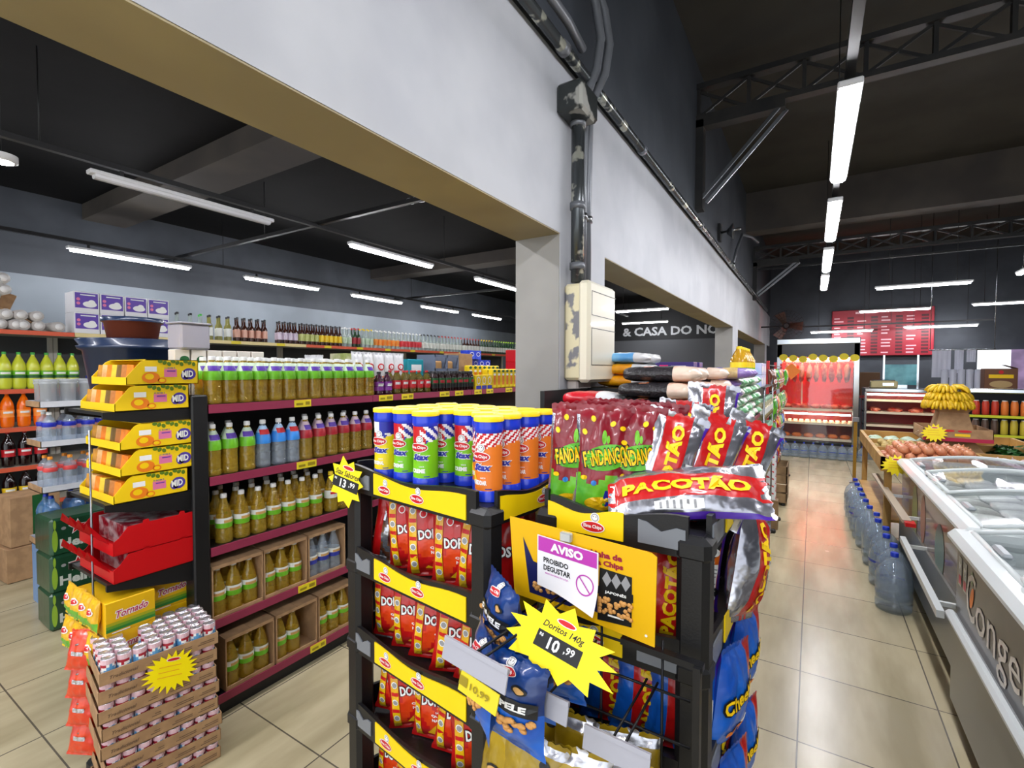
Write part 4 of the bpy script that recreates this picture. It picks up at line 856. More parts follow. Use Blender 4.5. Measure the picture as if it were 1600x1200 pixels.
def crate(loc, lab, col):
    t = thing('cardboard_crate', loc, pi / 2); m = MB(); w, d, h = .3, .2, .14
    m.box(-w / 2, w / 2, -d / 2, d / 2, 0, .006, col); m.box(-w / 2, -w / 2 + .006, -d / 2, d / 2, 0, h, col); m.box(w / 2 - .006, w / 2, -d / 2, d / 2, 0, h, col); m.box(-w / 2, w / 2, d / 2 - .006, d / 2, 0, h, col); m.box(-w / 2, w / 2, -d / 2, -d / 2 + .006, 0, .03, col); m.box(-w / 2, w / 2, -d / 2, -d / 2 + .006, h - .02, h, col); m.box(-.005, .005, -d / 2, d / 2, 0, h, col); m.build('box_shell', t)
    for k in (-1, 1): MB().rbox(-.055 + k * .07, .055 + k * .07, -.06, .06, .007, .09, mat('tan_card', (196, 150, 96), rough=.8), .01).build('inner_pack', t)
    return tag(t, lab, 'crate')
GB = mat('grey_blue_card', (106, 116, 136), rough=.7)
crate((-2.64, 3.07, SZ[0] + .0), 'grey-blue open crate behind the dark jars, lower', GB); crate((-2.64, 3.07, SZ[0] + .142), 'grey-blue open crate behind the dark jars, upper', GB)
bx('cardboard_box', .2, .16, .3, CARD, (-2.64, 3.34, SZ[0]), 'plain tall cardboard box behind the dark jars')
for i in range(14):
    c, r = i % 4, i // 4; d_ = lambda m: (m.oval(0, .05, .03, .02, WHITE), m.oval(0, .05, .024, .014, BLUE, None, .0014))
    bx('pack', .095, .1, .085, BLB, (-2.78 + .03 * (r % 2), 3.62 + c * .1, SZ[0] + r * .0855), 'bright blue pack in the pile, %s layer, %s from left' % (ORD[r], ORD[c]), 'pack', d_, grp='pile of blue packs', key='blupack')
for i in range(3): bx('carton', .2, .12, .12, RB, (-2.62, 4.27 - .1 * 0, SZ[0] + i * .121), 'red carton stacked beside the blue packs, %s from bottom' % ORD[i], 'carton', lambda m: (m.oval(0, .06, .06, .03, WHITE), m.oval(0, .06, .05, .02, RED, None, .0014)), key='redcarton')
bx('carton', .16, .1, .1, mat('amber_box', (240, 170, 30), rough=.4), (-2.60, 4.08, SZ[0]), 'amber yellow carton between the red cartons and blue packs', 'carton')
# shelf two
for k, ys, l in (('oil_green', [1.165, 1.245, 1.33], 'green-shouldered oil bottle on second shelf, %s from the post'), ('water_blue', [1.412, 1.497, 1.573], 'clear bottle with blue shoulder on second shelf, %s from left'), ('oil_red', [1.652 + i * .086 for i in range(6)], 'oil bottle with red shoulder on second shelf, %s from left')):
    row(k, ys, -2.385, SZ[1], l)
row('oil_green', [1.215, 1.30], -2.50, SZ[1], 'green-shouldered oil bottle behind on second shelf, %s from left'); row('oil_red', [1.72, 1.81, 1.9, 2.0], -2.49, SZ[1], 'red-shouldered oil bottle behind on second shelf, %s from left')
row('oil_red', [2.19 + i * .086 for i in range(10)], -2.385, SZ[1], 'red-shouldered oil bottle on second section, second shelf, %s from left')
# shelf three
for r in range(3):
    row('oil_cone', [1.165 + .06 * (r % 2), *[1.21 + .083 * i + .03 * (r % 2) for i in range(1, 8)]] if r else [1.215 + .084 * i for i in range(7)], -2.39 - r * .095, SZ[2], 'green-labelled oil bottle on third shelf, ' + ['front', 'second', 'third'][r] + ' row, %s from left')
row('oil_yellowcap', [1.82, 1.905], -2.39, SZ[2], 'yellow-capped oil bottle with white label on third shelf, %s'); row('oil_cone', [2.0 + .09 * i for i in range(6)], -2.39, SZ[2], 'oil bottle on third shelf beyond the yellow caps, %s from left')
# cartons on shelves four and five
def bottle_carton(w=.245, h=.25, d=.2):
    t = thing('bottle_carton'); m = MB(); 
    m.box(0, w, 0, d, 0, .004, CARD); m.box(0, .006, 0, d, 0, h, CARD); m.box(w - .006, w, 0, d, 0, h, CARD); m.box(0, w, d - .005, d, 0, h, CARD); m.box(0, w, 0, .005, 0, .018, CARD); m.box(0, w, 0, .005, h - .012, h, CARD); m.build('carton_shell', t)
    m = MB(); m.M = Matrix.Translation((0, 0, h)) @ Matrix.Rotation(.06, 4, 'X'); m.box(0, w / 2 - .001, .0, d, 0, .004, CARD); m.build('top_flap', t)
    m = MB(); m.M = Matrix.Translation((0, 0, h)) @ Matrix.Rotation(.03, 4, 'X'); m.box(w / 2 + .001, w, .0, d, 0, .004, CARD); m.build('top_flap', t); return t
for s, (y0s, z) in enumerate((((1.135, 1.385, 1.64), SZ[3]), ((1.19, 1.445, 1.70), SZ[4]))):
    for i, y in enumerate(y0s):
        place('bcarton', bottle_carton, (-2.345, y, z), pi / 2, 'open cardboard carton of oil bottles, %s shelf, %s from left' % (['fourth', 'bottom'][s], ORD[i]), 'carton')
        for j in range(3):
            if s == 1 and i == 1 and j == 2: continue
            for r in range(2 if not (s and i == 1) else 1):
                k = 'water_cone' if (s == 0 and i == 2) else 'oil_cone'
                place(k, BOT[k], (-2.395 - r * .085, y + .046 + j * .077, z + .005), pi / 2 + random.uniform(-.3, .3), '%s, %s shelf, %s carton, %s row, %s' % ('clear blue-labelled bottle' if k[0] == 'w' else 'oil bottle', ['fourth', 'bottom'][s], ORD[i], ['front', 'rear'][r], ['left', 'middle', 'right'][j]), 'water bottle' if k[0] == 'w' else 'oil bottle', scale=(1, 1, .89))
# ---------------------------------------------------------------- end unit boxes
YC = mat('drink_box_yellow', (248, 208, 20), rough=.4); SACH = [foil('sachet_orange', (235, 130, 30)), foil('sachet_yellow', (235, 200, 60)), foil('sachet_amber', (215, 150, 50), (120, 90, 40)), foil('sachet_pale', (235, 190, 130), (190, 120, 60))]
def drink_box(L=.27, H=.105, D=.36, col=YC, mid=True):
    """side print faces local -y; the cut-away open front points to local -x"""
    t = thing('drink_mix_box'); pts = [(0, 0), (L, 0), (L, H), (.07, H), (.05, H * .9), (.0, H * .3)]
    m = MB(); m.plate(pts, 0, .003, col)
    m.M = Matrix.Translation((0, D - .003, 0)); m.plate(pts, 0, .003, col); m.M = Matrix()
    m.box(0, L, 0, D, 0, .003, col); m.box(L - .003, L, 0, D, 0, H, col); m.box(.07, L, 0, D, H - .003, H, col); m.box(0, .003, 0, D, 0, H * .3, col)
    if mid:
        m.M = Matrix.Translation((0, -.0004, 0))
        m.oval(L * .86, H * .42, L * .1, H * .24, ink('mid_purple', (80, 60, 160)), None, .0006, -.1); m.oval(L * .80, H * .36, L * .06, H * .19, ink('mid_purple', (80, 60, 160)), None, .0006)
        m.text('MID', L * .838, H * .42, H * .27, WHITE, L * .165, None, .0014, .035, rot=.06)
        m.quad(L * .5, L * .68, H * .3, H * .62, PINK, None, .0006); m.text('O BOM É', L * .58, H * .67, H * .07, PURP, L * .15); m.quad(L * .54, L * .66, H * .52, H * .56, PURP, None, .0012)
        m.quad(L * .24, L * .40, H * .52, H * .72, WHITE); m.oval(L * .32, H * .28, L * .12, H * .22, ORANGE); m.oval(L * .3, H * .32, L * .06, H * .12, YEL, None, .0012); m.oval(L * .47, H * .16, L * .06, H * .12, ORANGE); m.oval(L * .47, H * .16, L * .04, H * .07, YEL, None, .0012)
        for i in range(9): m.oval(L * (.45 + .06 * i), H * (.93 - .05 * (i % 3)), L * .035, H * .07, ink('leaf', (90, 120, 30)), None, .0008, i)
        m.M = Matrix()
    m.build('box_shell', t)
    for k in range(7):
        q = MB(); q.M = Matrix.Translation((.045, .03 + k * (D - .06) / 6, .004)) @ Matrix.Rotation(.12, 4, 'Y') @ Matrix.Rotation(pi / 2 + .2, 4, 'Z')
        q.box(-.02, .02, 0, .03, 0, H * .72, SACH[(k * (3 if mid else 1)) % 4]); q.build('sachet', t)
    return t
boxes = [(.785, 1.477, 'upper pile, lower box'), (.825, 1.583, 'upper pile, top box'), (.775, 1.107, 'lower pile, bottom box'), (.80, 1.213, 'lower pile, middle box'), (.80, 1.319, 'lower pile, top box')]
for y, z, l in boxes: place('mid', drink_box, (-2.352, y, z), pi / 2, 'yellow drink-mix display box with orange pictures, %s' % l, 'box', 'yellow drink-mix boxes')
def red_box():
    t = thing('red_display_box'); L, H, D = .30, .11, .36
    pts = [(0, 0), (L, 0), (L, H), (L * .87, H), (L * .86, H + .012), (L * .80, H + .012), (L * .79, H), (L * .42, H), (L * .41, H + .012), (L * .35, H + .012), (L * .34, H), (L * .17, H * .98), (.02, H * .62), (.0, H * .5)]
    m = MB(); m.plate(pts, 0, .003, RB); m.M = Matrix.Translation((0, D - .003, 0)); m.plate(pts, 0, .003, RB); m.M = Matrix(); m.box(0, L, 0, D, 0, .003, RB); m.box(L - .003, L, 0, D, 0, H, RB); m.box(0, .003, 0, D, 0, H * .45, RB); m.build('box_shell', t)
    for k in range(4): q = MB(); q.M = Matrix.Translation((.03, .04 + k * .09, .01)) @ Matrix.Rotation(-.6, 4, 'Y'); q.add([(0, 0, 0), (0, .08, 0), (-.02, .08, .12), (.0, .05, .15), (-.02, 0, .11)], [(0, 1, 2, 3, 4), (4, 3, 2, 1, 0)], RB); q.build('lid_flap', t)
    MB().box(L * .2, L * .9, .03, D - .03, .01, H * .9, mat('red_sachets', (140, 20, 40), rough=.3, coat=.4, rgb2=(200, 190, 190), ns=20, bump=.5, bs=40)).build('sachet_pile', t); return t
for i in range(2): place('redb', lambda: red_box(), (-2.352, .77, .787 + i * .112), pi / 2, 'bright red display box with scalloped top edge, %s one' % ['lower', 'upper'][i], 'box', 'red display boxes')
# green and yellow boxes of the tier below
TG = mat('tornado_yellow', (235, 185, 20), rough=.4); 
def tornado():
    m = MB(); m.rbox(0, .17, 0, .3, .0, .13, TG, .002); m.M = Matrix.Translation((0, -.0006, 0))
    GR = [ink('mix_green1', (170, 170, 25)), ink('mix_green2', (100, 150, 35)), ink('mix_green3', (40, 125, 45))]
    for k in range(3): m.quad(.001, .169, .036 - k * .012 + .0, .048 - k * .012, GR[k])
    m.quad(.02, .08, .004, .008, WHITE, None, .0014); m.text('Tornado', .088, .078, .034, WHITE, .118, None, .001, .1, slant=.3, rot=.06); m.text('Tornado', .088, .078, .028, ink('tornado_red', (190, 40, 80)), .112, None, .002, .02, slant=.3, rot=.06)
    return m.build('cookie_box')
for i, (x, y, z) in enumerate(((-2.352, .74, .457), (-2.352, .74, .588), (-2.42, .915, .457), (-2.42, .915, .588))):
    place('tornado', tornado, (x, y, z), pi / 2, 'yellow and green Tornado box, %s' % ['front lower', 'front upper', 'recessed lower', 'recessed upper'][i], 'box', 'yellow and green boxes')
def ysach(s): return bag_plain('y', s, .09, .13, .035, lambda u, v: FGRN if v < .3 else FYEL, FYEL, lambda m, fn: (m.oval(0, .08, .025, .014, WHITE, fn), m.oval(0, .08, .02, .009, RED, fn, .0014)), name='sachet')
for i in range(8): place('ysach', lambda: ysach(6), (-2.42 - .085 * (i % 4), .72 - .01 * (i // 4), .60 - .14 * (i // 4)), 0, 'small yellow-green sachet at the open end of the boxes, %s' % ORD[i], 'sachet', 'yellow-green sachets', rot=(-.1, 0, .1 * (i % 3)))
# orange bags hanging on a strip in front of the end unit
t = thing('wire_strip', (-2.47, .74, 0)); MB().tube([(0, 0, .05), (0, 0, 1.4)], .004, WIRE, 6).build('strip_wire', t)
for z in (.18, .3, .42, .54): MB().tube([(0, 0, z), (0, -.06, z + .01)], .003, WIRE, 6).build('strip_hook', t)
MB().rbox(-.03, .03, -.03, .03, 0, .05, SBLACK, .01).build('foot', t); tag(t, 'thin wire clip strip beside the can stack', 'wire strip')
for i in range(4): place('orgbag', lambda: bag_plain('o', 9, .13, .15, .05, lambda u, v: FORG, FORG, lambda m, fn: m.quad(-.03, .02, .06, .075, FSIL, fn)), (-2.46, .69, .10 + i * .115), 0, 'orange snack bag hanging left of the can stack, %s from bottom' % ORD[i], 'snack bag', 'hanging orange bags', rot=(-.25, 0, .5))  # silver strip on each bag stands in for a highlight
# ---------------------------------------------------------------- stack of can trays
CS = Vector((-2.178, .655, 0)); cang = radians(80.5); ex = Vector((cos(cang), sin(cang), 0)); ey = Vector((-sin(cang), cos(cang), 0))
CANR = ink('can_red', (165, 30, 50)); CANS = mat('can_lid', (205, 200, 205), rough=.25, metal=.8); CANB = ink('can_blue', (95, 160, 210)); CANP = ink('can_pink', (226, 190, 200))
def small_can():
    m = MB(); r = .0228; NS = 16; V = []; F = []; mm = []
    zz = [0, .008, .016, .024, .034, .044, .054, .062]
    for z in zz:
        for i in range(NS): a = 2 * pi * i / NS; V.append((r * cos(a), r * sin(a), z))
    for j in range(len(zz) - 1):
        for i in range(NS):
            F.append((j * NS + i, j * NS + (i + 1) % NS, (j + 1) * NS + (i + 1) % NS, (j + 1) * NS + i)); tri = abs((i % 8) - 4)
            mm.append(CANP if j >= 5 else (CANB if j < 1 + (4 - tri) else (WHITE if j < 3 + (4 - tri) * .5 else CANR)))
    m.add(V, F, mm, False); m.lathe([(r, .062), (r * .93, .066), (r * .93, .064), (0.0, .064)], CANS, NS, cap=False); return m.build('cream_can')
TLAY = 8; TH = .0705
def can_tray():
    t = thing('can_tray'); L, D, h = .385, .27, .047; m = MB()
    m.box(0, L, 0, D, 0, .003, CARD); m.box(0, L, 0, .003, 0, h, CARD); m.box(0, L, D - .003, D, 0, h, CARD); m.box(0, .003, 0, D, 0, h, CARD); m.box(L - .003, L, 0, D, 0, h, CARD); m.M = Matrix.Translation((0, -.0006, 0)); K = ink('print_brown', (104, 80, 62))
    m.text('Tradicional', .07, .022, .013, K, .085, None, .0006, slant=.3)
    for a, b in ((.15, .18), (.22, .29), (.31, .37)): m.quad(a, b, .016, .019, K); m.quad(a + .01, b, .024, .027, K)
    m.build('tray_shell', t); return t
for l in range(TLAY):
    off = Vector((0, 0, 0)) + ex * (.006 * ((l * 37) % 5 - 2) * .5) + ey * (.004 * ((l * 53) % 5 - 2) * .5) + ex * (.002 * (TLAY - l)) 
    o = CS + off; o.z = l * TH
    place('ctray', can_tray, o, cang, 'cardboard tray of small cans, %s from the bottom of the stack' % ORD[l], 'can tray', 'stacked can trays')
    rows = range(5) if l == TLAY - 1 else range(1)
    for r in rows:
        for c in range(8):
            if l == TLAY - 1 and c == 2 and r > 0: continue
            p = o + ex * (.030 + c * .0472) + ey * (.029 + r * .0525) + Vector((0, 0, .004 + (.02 if l == TLAY - 1 else 0)))
            lb = ('small pink-topped can in the top tray, %s row, %s from left' % (ORD[r], ORD[c])) if l == TLAY - 1 else 'small can showing its zigzag band in the %s tray, %s from left' % (ORD[l], ORD[c])
            place('can', small_can, p, cang + c, lb, 'can', 'small cans in the tray stack')
price_tag('c', 'price_tag', CS + ex * .225 - ey * .012 + Vector((0, 0, .455)), (-.12, .2, cang), 'yellow spiky offer tag on the can tray stack', None, None, R=.075, sx=1.25, n=22)
# ---------------------------------------------------------------- tubs and boxes on the rear side
NB = mat('navy_plastic', (18, 38, 70), rough=.3, coat=.3); BRP = mat('brown_plastic', (112, 56, 38), rough=.35, coat=.3)
t = thing('plastic_tub', (-3.24, 1.17, 1.485)); MB().lathe([(.17, 0), (.18, .01), (.215, .26), (.235, .27), (.24, .285), (.225, .29), (.245, .32), (.235, .325), (.22, .3), (.17, .02), (0, .02)], NB, 32, cap=False).build('tub_shell', t); tag(t, 'big navy blue plastic tub on top of the rear shelving', 'tub')
t = thing('plastic_basin', (-3.23, 1.17, 1.81)); MB().lathe([(.1, 0), (.115, .01), (.128, .09), (.138, .095), (.14, .115), (.13, .118), (.12, .1), (.1, .015), (0, .015)], BRP, 28, cap=False).build('basin_shell', t); MB().lathe([(.141, .096), (.143, .118), (.13, .12)], NB, 28, cap=False).build('rim', t)
MB().rbox(-.25, .25, -.02, .02, -.012, 0, NB, .004).build('rim', t) if 0 else None
tag(t, 'brown plastic basin with dark rim sitting inside the navy tub', 'basin')
JB = mat('juice_carton', (214, 206, 196), rough=.4)
def juice(): return small_box('juice_carton', .07, .07, .24, JB, lambda m: (m.oval(0, .08, .03, .04, ORANGE), m.oval(.01, .19, .022, .018, LDKG), m.quad(-.03, .03, .12, .15, RED), m.oval(-.01, .05, .014, .016, YEL, None, .0014)))
for i in range(6): place('juice', juice, (-2.725, 1.18 + i * .078, SZ[0] + .022), pi / 2, 'juice carton with fruit picture behind the oil bottles, %s from left' % ORD[i], 'carton', 'juice cartons')
t = thing('shelf_riser', (-2.725, 1.37, SZ[0])); MB().box(-.045, .045, -.24, .27, 0, .021, SBLACK).build('riser_board', t); tag(t, 'low black riser board under the juice cartons', 'riser')
t = thing('clear_container', (-2.74, 1.235, SZ[0] + .263), pi / 2 + .1); CLP = mat('cloudy_plastic', (190, 186, 198), rough=.4, trans=.4)
m = MB(); m.rbox(-.075, .075, -.06, .06, 0, .13, CLP, .01); m.build('container_body', t); MB().rbox(-.08, .08, -.065, .065, .128, .138, CLP, .004).build('rim', t); tag(t, 'cloudy grey rectangular container on the juice cartons', 'container')
t = thing('bag', (-2.95, 2.12, SZ[0] + .0), 0)
bag_plain('w', 12, .2, .26, .09, lambda u, v: FWHT, FWHT, lambda m, fn: (m.oval(.03, .12, .03, .05, ORANGE, fn), m.oval(-.04, .1, .02, .02, BLACK, fn)), name='bag_body').parent = t; tag(t, 'white bag with orange oval print behind the oil bottles', 'bag')
bx('box', .5, .2, .24, mat('blue_white_box', (60, 90, 180), rough=.4, rgb2=(220, 225, 235), ns=6, nlo=.55, nhi=.57), (-3.0, 3.0, SZ[0]), 'long blue and white box on the rear shelving')
bx('box', .3, .16, .28, mat('pale_box', (200, 196, 160), rough=.5, rgb2=(150, 160, 90), ns=10), (-3.0, 2.5, SZ[0]), 'pale green printed box on the rear shelving')
# ---------------------------------------------------------------- wall shelving on the far left
WX = -6.15; WZ = [2.0, 1.46, 1.11, .75, .40, .06]
for s, (ya, yb) in enumerate(((-.2, 1.75), (1.75, 4.3), (4.3, 6.9), (6.9, 10.4))):
    t = thing('wall_shelf_unit', (WX, ya, 0), pi / 2); L = yb - ya
    MB().box(0, L, .66, .68, .0, 2.0, mat('shelf_back', (70, 72, 74), rough=.6)).build('back_panel', t)
    for z in WZ:
        b = MB().box(.002, L - .002, .006, .66, z - .03, z, mat('shelf_cream', (190, 184, 170), rough=.5)).build('shelf_board', t); MB().box(.002, L - .002, 0, .006, z - .04, z, STRIPO if s != 1 or z < 1.9 else mat('strip_cream', (226, 208, 150), rough=.5)).build('price_strip', b)
        if z > 1.9 and s > 0:
            for k in range(4): MB().box(.3 + k * .6, .42 + k * .6, -.002, 0, z - .04, z - .003, TICKY).build('price_ticket', b)
    for x in (.0, L - .04): MB().box(x, x + .035, .62, .66, 0, 2.0, mat('upright_cream', (200, 196, 184), rough=.5)).build('upright', t)
    tag(t, ['far wall shelving at the left picture edge', 'far wall shelving under the purple boxes', 'far wall shelving under the dark bottles', 'far wall shelving nearest the column'][s], 'shelf')
PB2 = mat('purple_carton', (92, 60, 168), rough=.4)
def purple(): return small_box('purple_box', .2, .24, .205, WB_, lambda m: (m.quad(-.09, .09, .045, .195, PB2), m.oval(.025, .085, .055, .03, WHITE, None, .0014), m.oval(.04, .1, .03, .03, WHITE, None, .0016), m.oval(-.065, .13, .015, .015, PINK, None, .0014), m.oval(-.065, .09, .015, .015, PINK, None, .0014), m.quad(-.05, .07, .17, .18, WHITE, None, .0014)))
for c in range(4):
    for r in range(2): place('purple', purple, (WX - .13, 1.85 + c * .208, WZ[0] + r * .206), pi / 2, 'purple and white box on wall shelf, %s row, %s from left' % (['lower', 'upper'][r], ORD[c]), 'box', 'purple and white boxes')
def far_bottle(body, cap, lab, tall=.28, r=.032, lz=(.05, .15), band=None, lab2=None):
    k = tall / .3; return lathe_bottle([(.0, 0), (r, 0), (r, .01), (r, .17 * k), (r * .9, .195 * k), (.014, .225 * k), (.0125, .3 * k)], body, (cap, .0155, .025), (lz[0], lz[1], lab), lab2, seg=12, split=False)
spec = [('clear', CLEARG, CAPK, LPALE, [2.68, 2.82], 'clear spirit bottle with black cap'), ('greencap', CLEARG, CAPG, LPALE, [2.93], 'clear spirit bottle with green cap'), ('pale', clear('pale_spirit', (220, 216, 150), (170, 166, 100), kt=.5), CAPK, LWHITE, [3.03, 3.14, 3.25], 'pale yellow spirit bottle with dark cap'),
        ('brown', BROWNG, CAPK, mat('label_cream_red', (220, 170, 150), rough=.4), [3.36, 3.45, 3.54, 3.63, 3.72], 'brown bottle with cream and red label'), ('lav', BROWNG, CAPK, mat('label_lavender', (214, 200, 216), rough=.4), [3.93, 4.01, 4.09, 4.17], 'dark bottle with lavender label'),
        ('olive', BROWNG, CAPK, mat('label_olive', (190, 196, 120), rough=.4), [4.27, 4.35, 4.43, 4.51], 'dark bottle with pale olive label'), ('yel', BROWNG, CAPK, LYEL, [4.6, 4.68, 4.76, 4.84, 4.92], 'dark bottle with yellow label'), ('clr2', CLEARG, CAPW, LPALE, [5.02, 5.11], 'tall clear bottle with white cap'),
        ('redl', GREENG, CAPR, LRED, [5.2, 5.28], 'green bottle with red label and cap'), ('cap', CLEARG, CAPY, LPALE, [5.37, 5.46, 5.55], 'clear bottle with yellow cap'), ('orl', CLEARG, CAPW, mat('label_orange', (240, 150, 60), rough=.4), [5.64 + i * .1 for i in range(6)], 'clear bottle with orange label'),
        ('rw', CLEARG, CAPW, mat('label_redwhite', (214, 60, 70), rough=.4), [6.26 + i * .09 for i in range(6)], 'clear bottle with red diagonal label'), ('dk', CLEARG, CAPK, LWHITE, [6.82 + i * .1 for i in range(5)], 'clear bottle with dark cap'), ('rc', CLEARG, CAPR, LWHITE, [7.34 + i * .1 for i in range(7)], 'clear bottle with red cap'),
        ('dr', BROWNG, CAPR, LWHITE, [8.06 + i * .1 for i in range(6)], 'dark bottle with red cap and white label'), ('yc', GREENG, CAPY, LWHITE, [8.68 + i * .1 for i in range(5)], 'green bottle with yellow cap'), ('gg', GREENG, mat('lime_cap', (150, 190, 40), rough=.4), LWHITE, [9.2 + i * .1 for i in range(10)], 'green bottle with lime cap')]
for k, b, c, l, ys, lab in spec:
    for r in range(2):
        for i, y in enumerate(ys): place('far_' + k, lambda: far_bottle(b, c, l), (WX - .06 - r * .1, y + .03 * r, WZ[0]), pi / 2, '%s on wall shelf, %s row, %s from left' % (lab, ['front', 'rear'][r], ORD[i]), 'liquor bottle', 'bottles on the wall\'s top shelf')
for i in range(34):
    k, b, c, l, ys, lab = spec[[3, 9, 5, 0, 10, 12, 15, 6][i // 5]]; y = 2.95 + i * .125
    place('far_' + k, lambda: far_bottle(b, c, l), (WX - .07, y, WZ[1]), pi / 2, '%s on the wall shelf below the top one, %s' % (lab.split(' with')[0], ORD[i % 30] + (' far' if i > 29 else '')), 'liquor bottle', 'bottles on the lower wall shelf')
def soda(body, cap, lab, lab2=None): return lathe_bottle(P_SODA, body, (cap, .016, .022), (.1, .17, lab), lab2, strap=WHITE, seg=16)
for zi, k, b, c, l, l2, ys, lab in ((1, 'lime', GRSODA, CAPG, LGREEN, LDKG, [1.06, 1.17, 1.27, 1.365, 1.46, 1.555, 1.65, 1.745], 'lime green soda bottle'), (2, 'orng', ORSODA, mat('orange_cap', (240, 120, 20), rough=.4), mat('label_lt_orange', (250, 150, 60), rough=.4), None, [1.06, 1.17, 1.28, 1.39, 1.5], 'orange soda bottle'),
                                (3, 'cola', COLA, CAPR, mat('label_cola', (190, 30, 40), rough=.4), None, [1.06, 1.17, 1.28, 1.39, 1.5], 'cola bottle with red label'), (4, 'dark', COLA, CAPY, LYEL, None, [1.06, 1.17, 1.28, 1.39, 1.5], 'dark soda bottle with yellow label'), (5, 'dkg', COLA, CAPG, LWHITE, LDKG, [1.06, 1.17, 1.28, 1.39, 1.5], 'dark soda bottle with white and green label')):
    for i, y in enumerate(ys): place('soda_' + k, lambda: soda(b, c, l, l2), (WX - .07, y, WZ[zi]), pi / 2, '%s on left wall shelf, %s from left' % (lab, ORD[i]), 'soda bottle', lab + 's', scale=(.95, .95, .95) if zi > 1 else None)
for i in range(2): place('ecan', lambda: MB().lathe([(.026, 0), (.028, .01), (.028, .12), (.024, .13)], [CANS, BB, CANS], 14).build('drink_can'), (WX - .06, 1.87 + i * .07, WZ[1]), 0, 'slim blue energy drink can on wall shelf, %s' % ['left one', 'right one'][i], 'can')
# foam rolls
ROLL = mat('foam_roll', (214, 212, 208), rough=.5, coat=.2, rgb2=(190, 184, 180), ns=10, bump=.3, bs=20)
rn = random.Random(2)
for i, (y, z) in enumerate(((1.22, .05), (1.32, .05), (1.42, .05), (1.52, .05), (1.62, .05), (1.27, .14), (1.37, .14), (1.50, .14), (1.2, .3), (1.27, .36), (1.22, .42), (1.29, .46), (1.2, .52))):
    zz = WZ[0] + z
    place('roll', lambda: (lambda m: m.build('foam_roll'))(MB().tube([(.0, 0, 0), (.3, 0, 0)], .048, ROLL, 14).tube([(.3, 0, 0), (.301, 0, 0)], .03, mat('roll_core', (236, 234, 232), rough=.6), 12)), (WX - .32, y, zz), 0, 'white wrapped roll on the top left wall shelf, %s' % (['first of bottom row', 'second of bottom row', 'third of bottom row', 'fourth of bottom row', 'last of bottom row', 'first of second layer', 'second of second layer', 'third of second layer'] + ['in the upper box, %s' % ORD[k] for k in range(5)])[i], 'roll', 'white rolls', rot=(0, 0, rn.uniform(-.1, .1)))
t = thing('cardboard_box', (WX - .18, 1.22, WZ[0] + .20)); m = MB(); m.M = Matrix.Rotation(-.35, 4, 'X'); m.box(-.14, .14, -.14, .14, 0, .006, CARD); m.box(-.14, .14, -.14, -.134, 0, .2, CARD); m.box(-.14, -.134, -.14, .14, 0, .2, CARD); m.build('box_shell', t); m = MB(); m.M = Matrix.Rotation(-.35, 4, 'X') @ Matrix.Translation((0, .14, 0)) @ Matrix.Rotation(-.3, 4, 'X'); m.box(-.14, .14, 0, .16, 0, .005, CARD); m.build('flap', t); tag(t, 'open brown box of rolls tipped on the top left shelf', 'box')
# ---------------------------------------------------------------- floor stacks at the left
HG = mat('beer_pack_film', (32, 78, 52), rough=.3, coat=.4, rgb2=(26, 64, 42), ns=5, bump=.2, bs=12)
def star(R, r): return [((R if i % 2 == 0 else r) * sin(pi * i / 5), (R if i % 2 == 0 else r) * cos(pi * i / 5)) for i in range(10)][::-1]
def beer_pack():
    m = MB(); m.rbox(0, .4, 0, .27, 0, .238, HG, .015); m.M = Matrix.Translation((0, -.0006, 0))
    m.pr([(.135, .165)] + [(.135 + x, .165 + z) for x, z in star(.052, .022)], [(0, 1 + i, 1 + (i + 1) % 10) for i in range(10)], WHITE, None, .0006)
    m.pr([(.135, .165)] + [(.135 + x, .165 + z) for x, z in star(.042, .018)], [(0, 1 + i, 1 + (i + 1) % 10) for i in range(10)], RED, None, .0012)
    m.text('Heineken', .205, .075, .06, ink('beer_white', (205, 212, 205)), .32, None, .001, .04)
    m.oval(.022, .1, .014, .07, ink('lime_print', (150, 190, 60))); m.oval(.022, .2, .007, .03, ink('lime_print', (150, 190, 60))); m.oval(.065, .17, .012, .01, GREY)
    return m.build('beer_pack')
for i in range(3): place('beer', beer_pack, (-4.0, .985 + .005 * i, i * .235), pi / 2 + .03 * (i - 1), 'dark green beer multipack with red star, %s of stack' % ['bottom', 'middle', 'top'][i], 'beer pack', 'beer multipacks')
t = thing('drinks_stand', (-4.4, 1.06, 0), pi / 2)
WT = mat('white_tray', (214, 216, 222), rough=.5)
for z in (1.38, 1.11, .80, .42): 
    m = MB(); m.box(0, .44, 0, .3, z, z + .006, WT); m.box(0, .44, 0, .004, z, z + .045, WT); m.box(0, .44, .296, .3, z, z + .045, WT); m.box(0, .004, 0, .3, z, z + .045, CARD); m.box(.436, .44, 0, .3, z, z + .045, WT); m.build('cardboard_tray', t)
MB().box(.01, .43, .01, .29, 0, .42, mat('blue_case', (110, 150, 200), rough=.4, coat=.3, bump=.2)).build('lower_case', t)
tag(t, 'pile of shallow white trays behind the beer packs', 'tray stack')
CUP = clear('clear_cup', (236, 238, 240), (196, 200, 204), kt=.5)
for c in range(4):
    for r in range(2):
        place('cup', lambda: MB().lathe([(.036, 0), (.042, .01), (.045, .15), (.05, .155), (.05, .165), (.045, .168), (.05, .175), (.05, .185), (.03, .19)], CUP, 18).build('cup_sleeve'), (-4.46 - r * .11, 1.12 + c * .105, 1.388), 0, 'clear cup sleeve in the top white tray, %s row, %s from left' % (['front', 'rear'][r], ORD[c]), 'cup', 'clear cup sleeves')
P_W = [(.0, 0), (.036, 0), (.04, .01), (.04, .11), (.036, .13), (.04, .15), (.03, .18), (.014, .2), (.013, .215)]
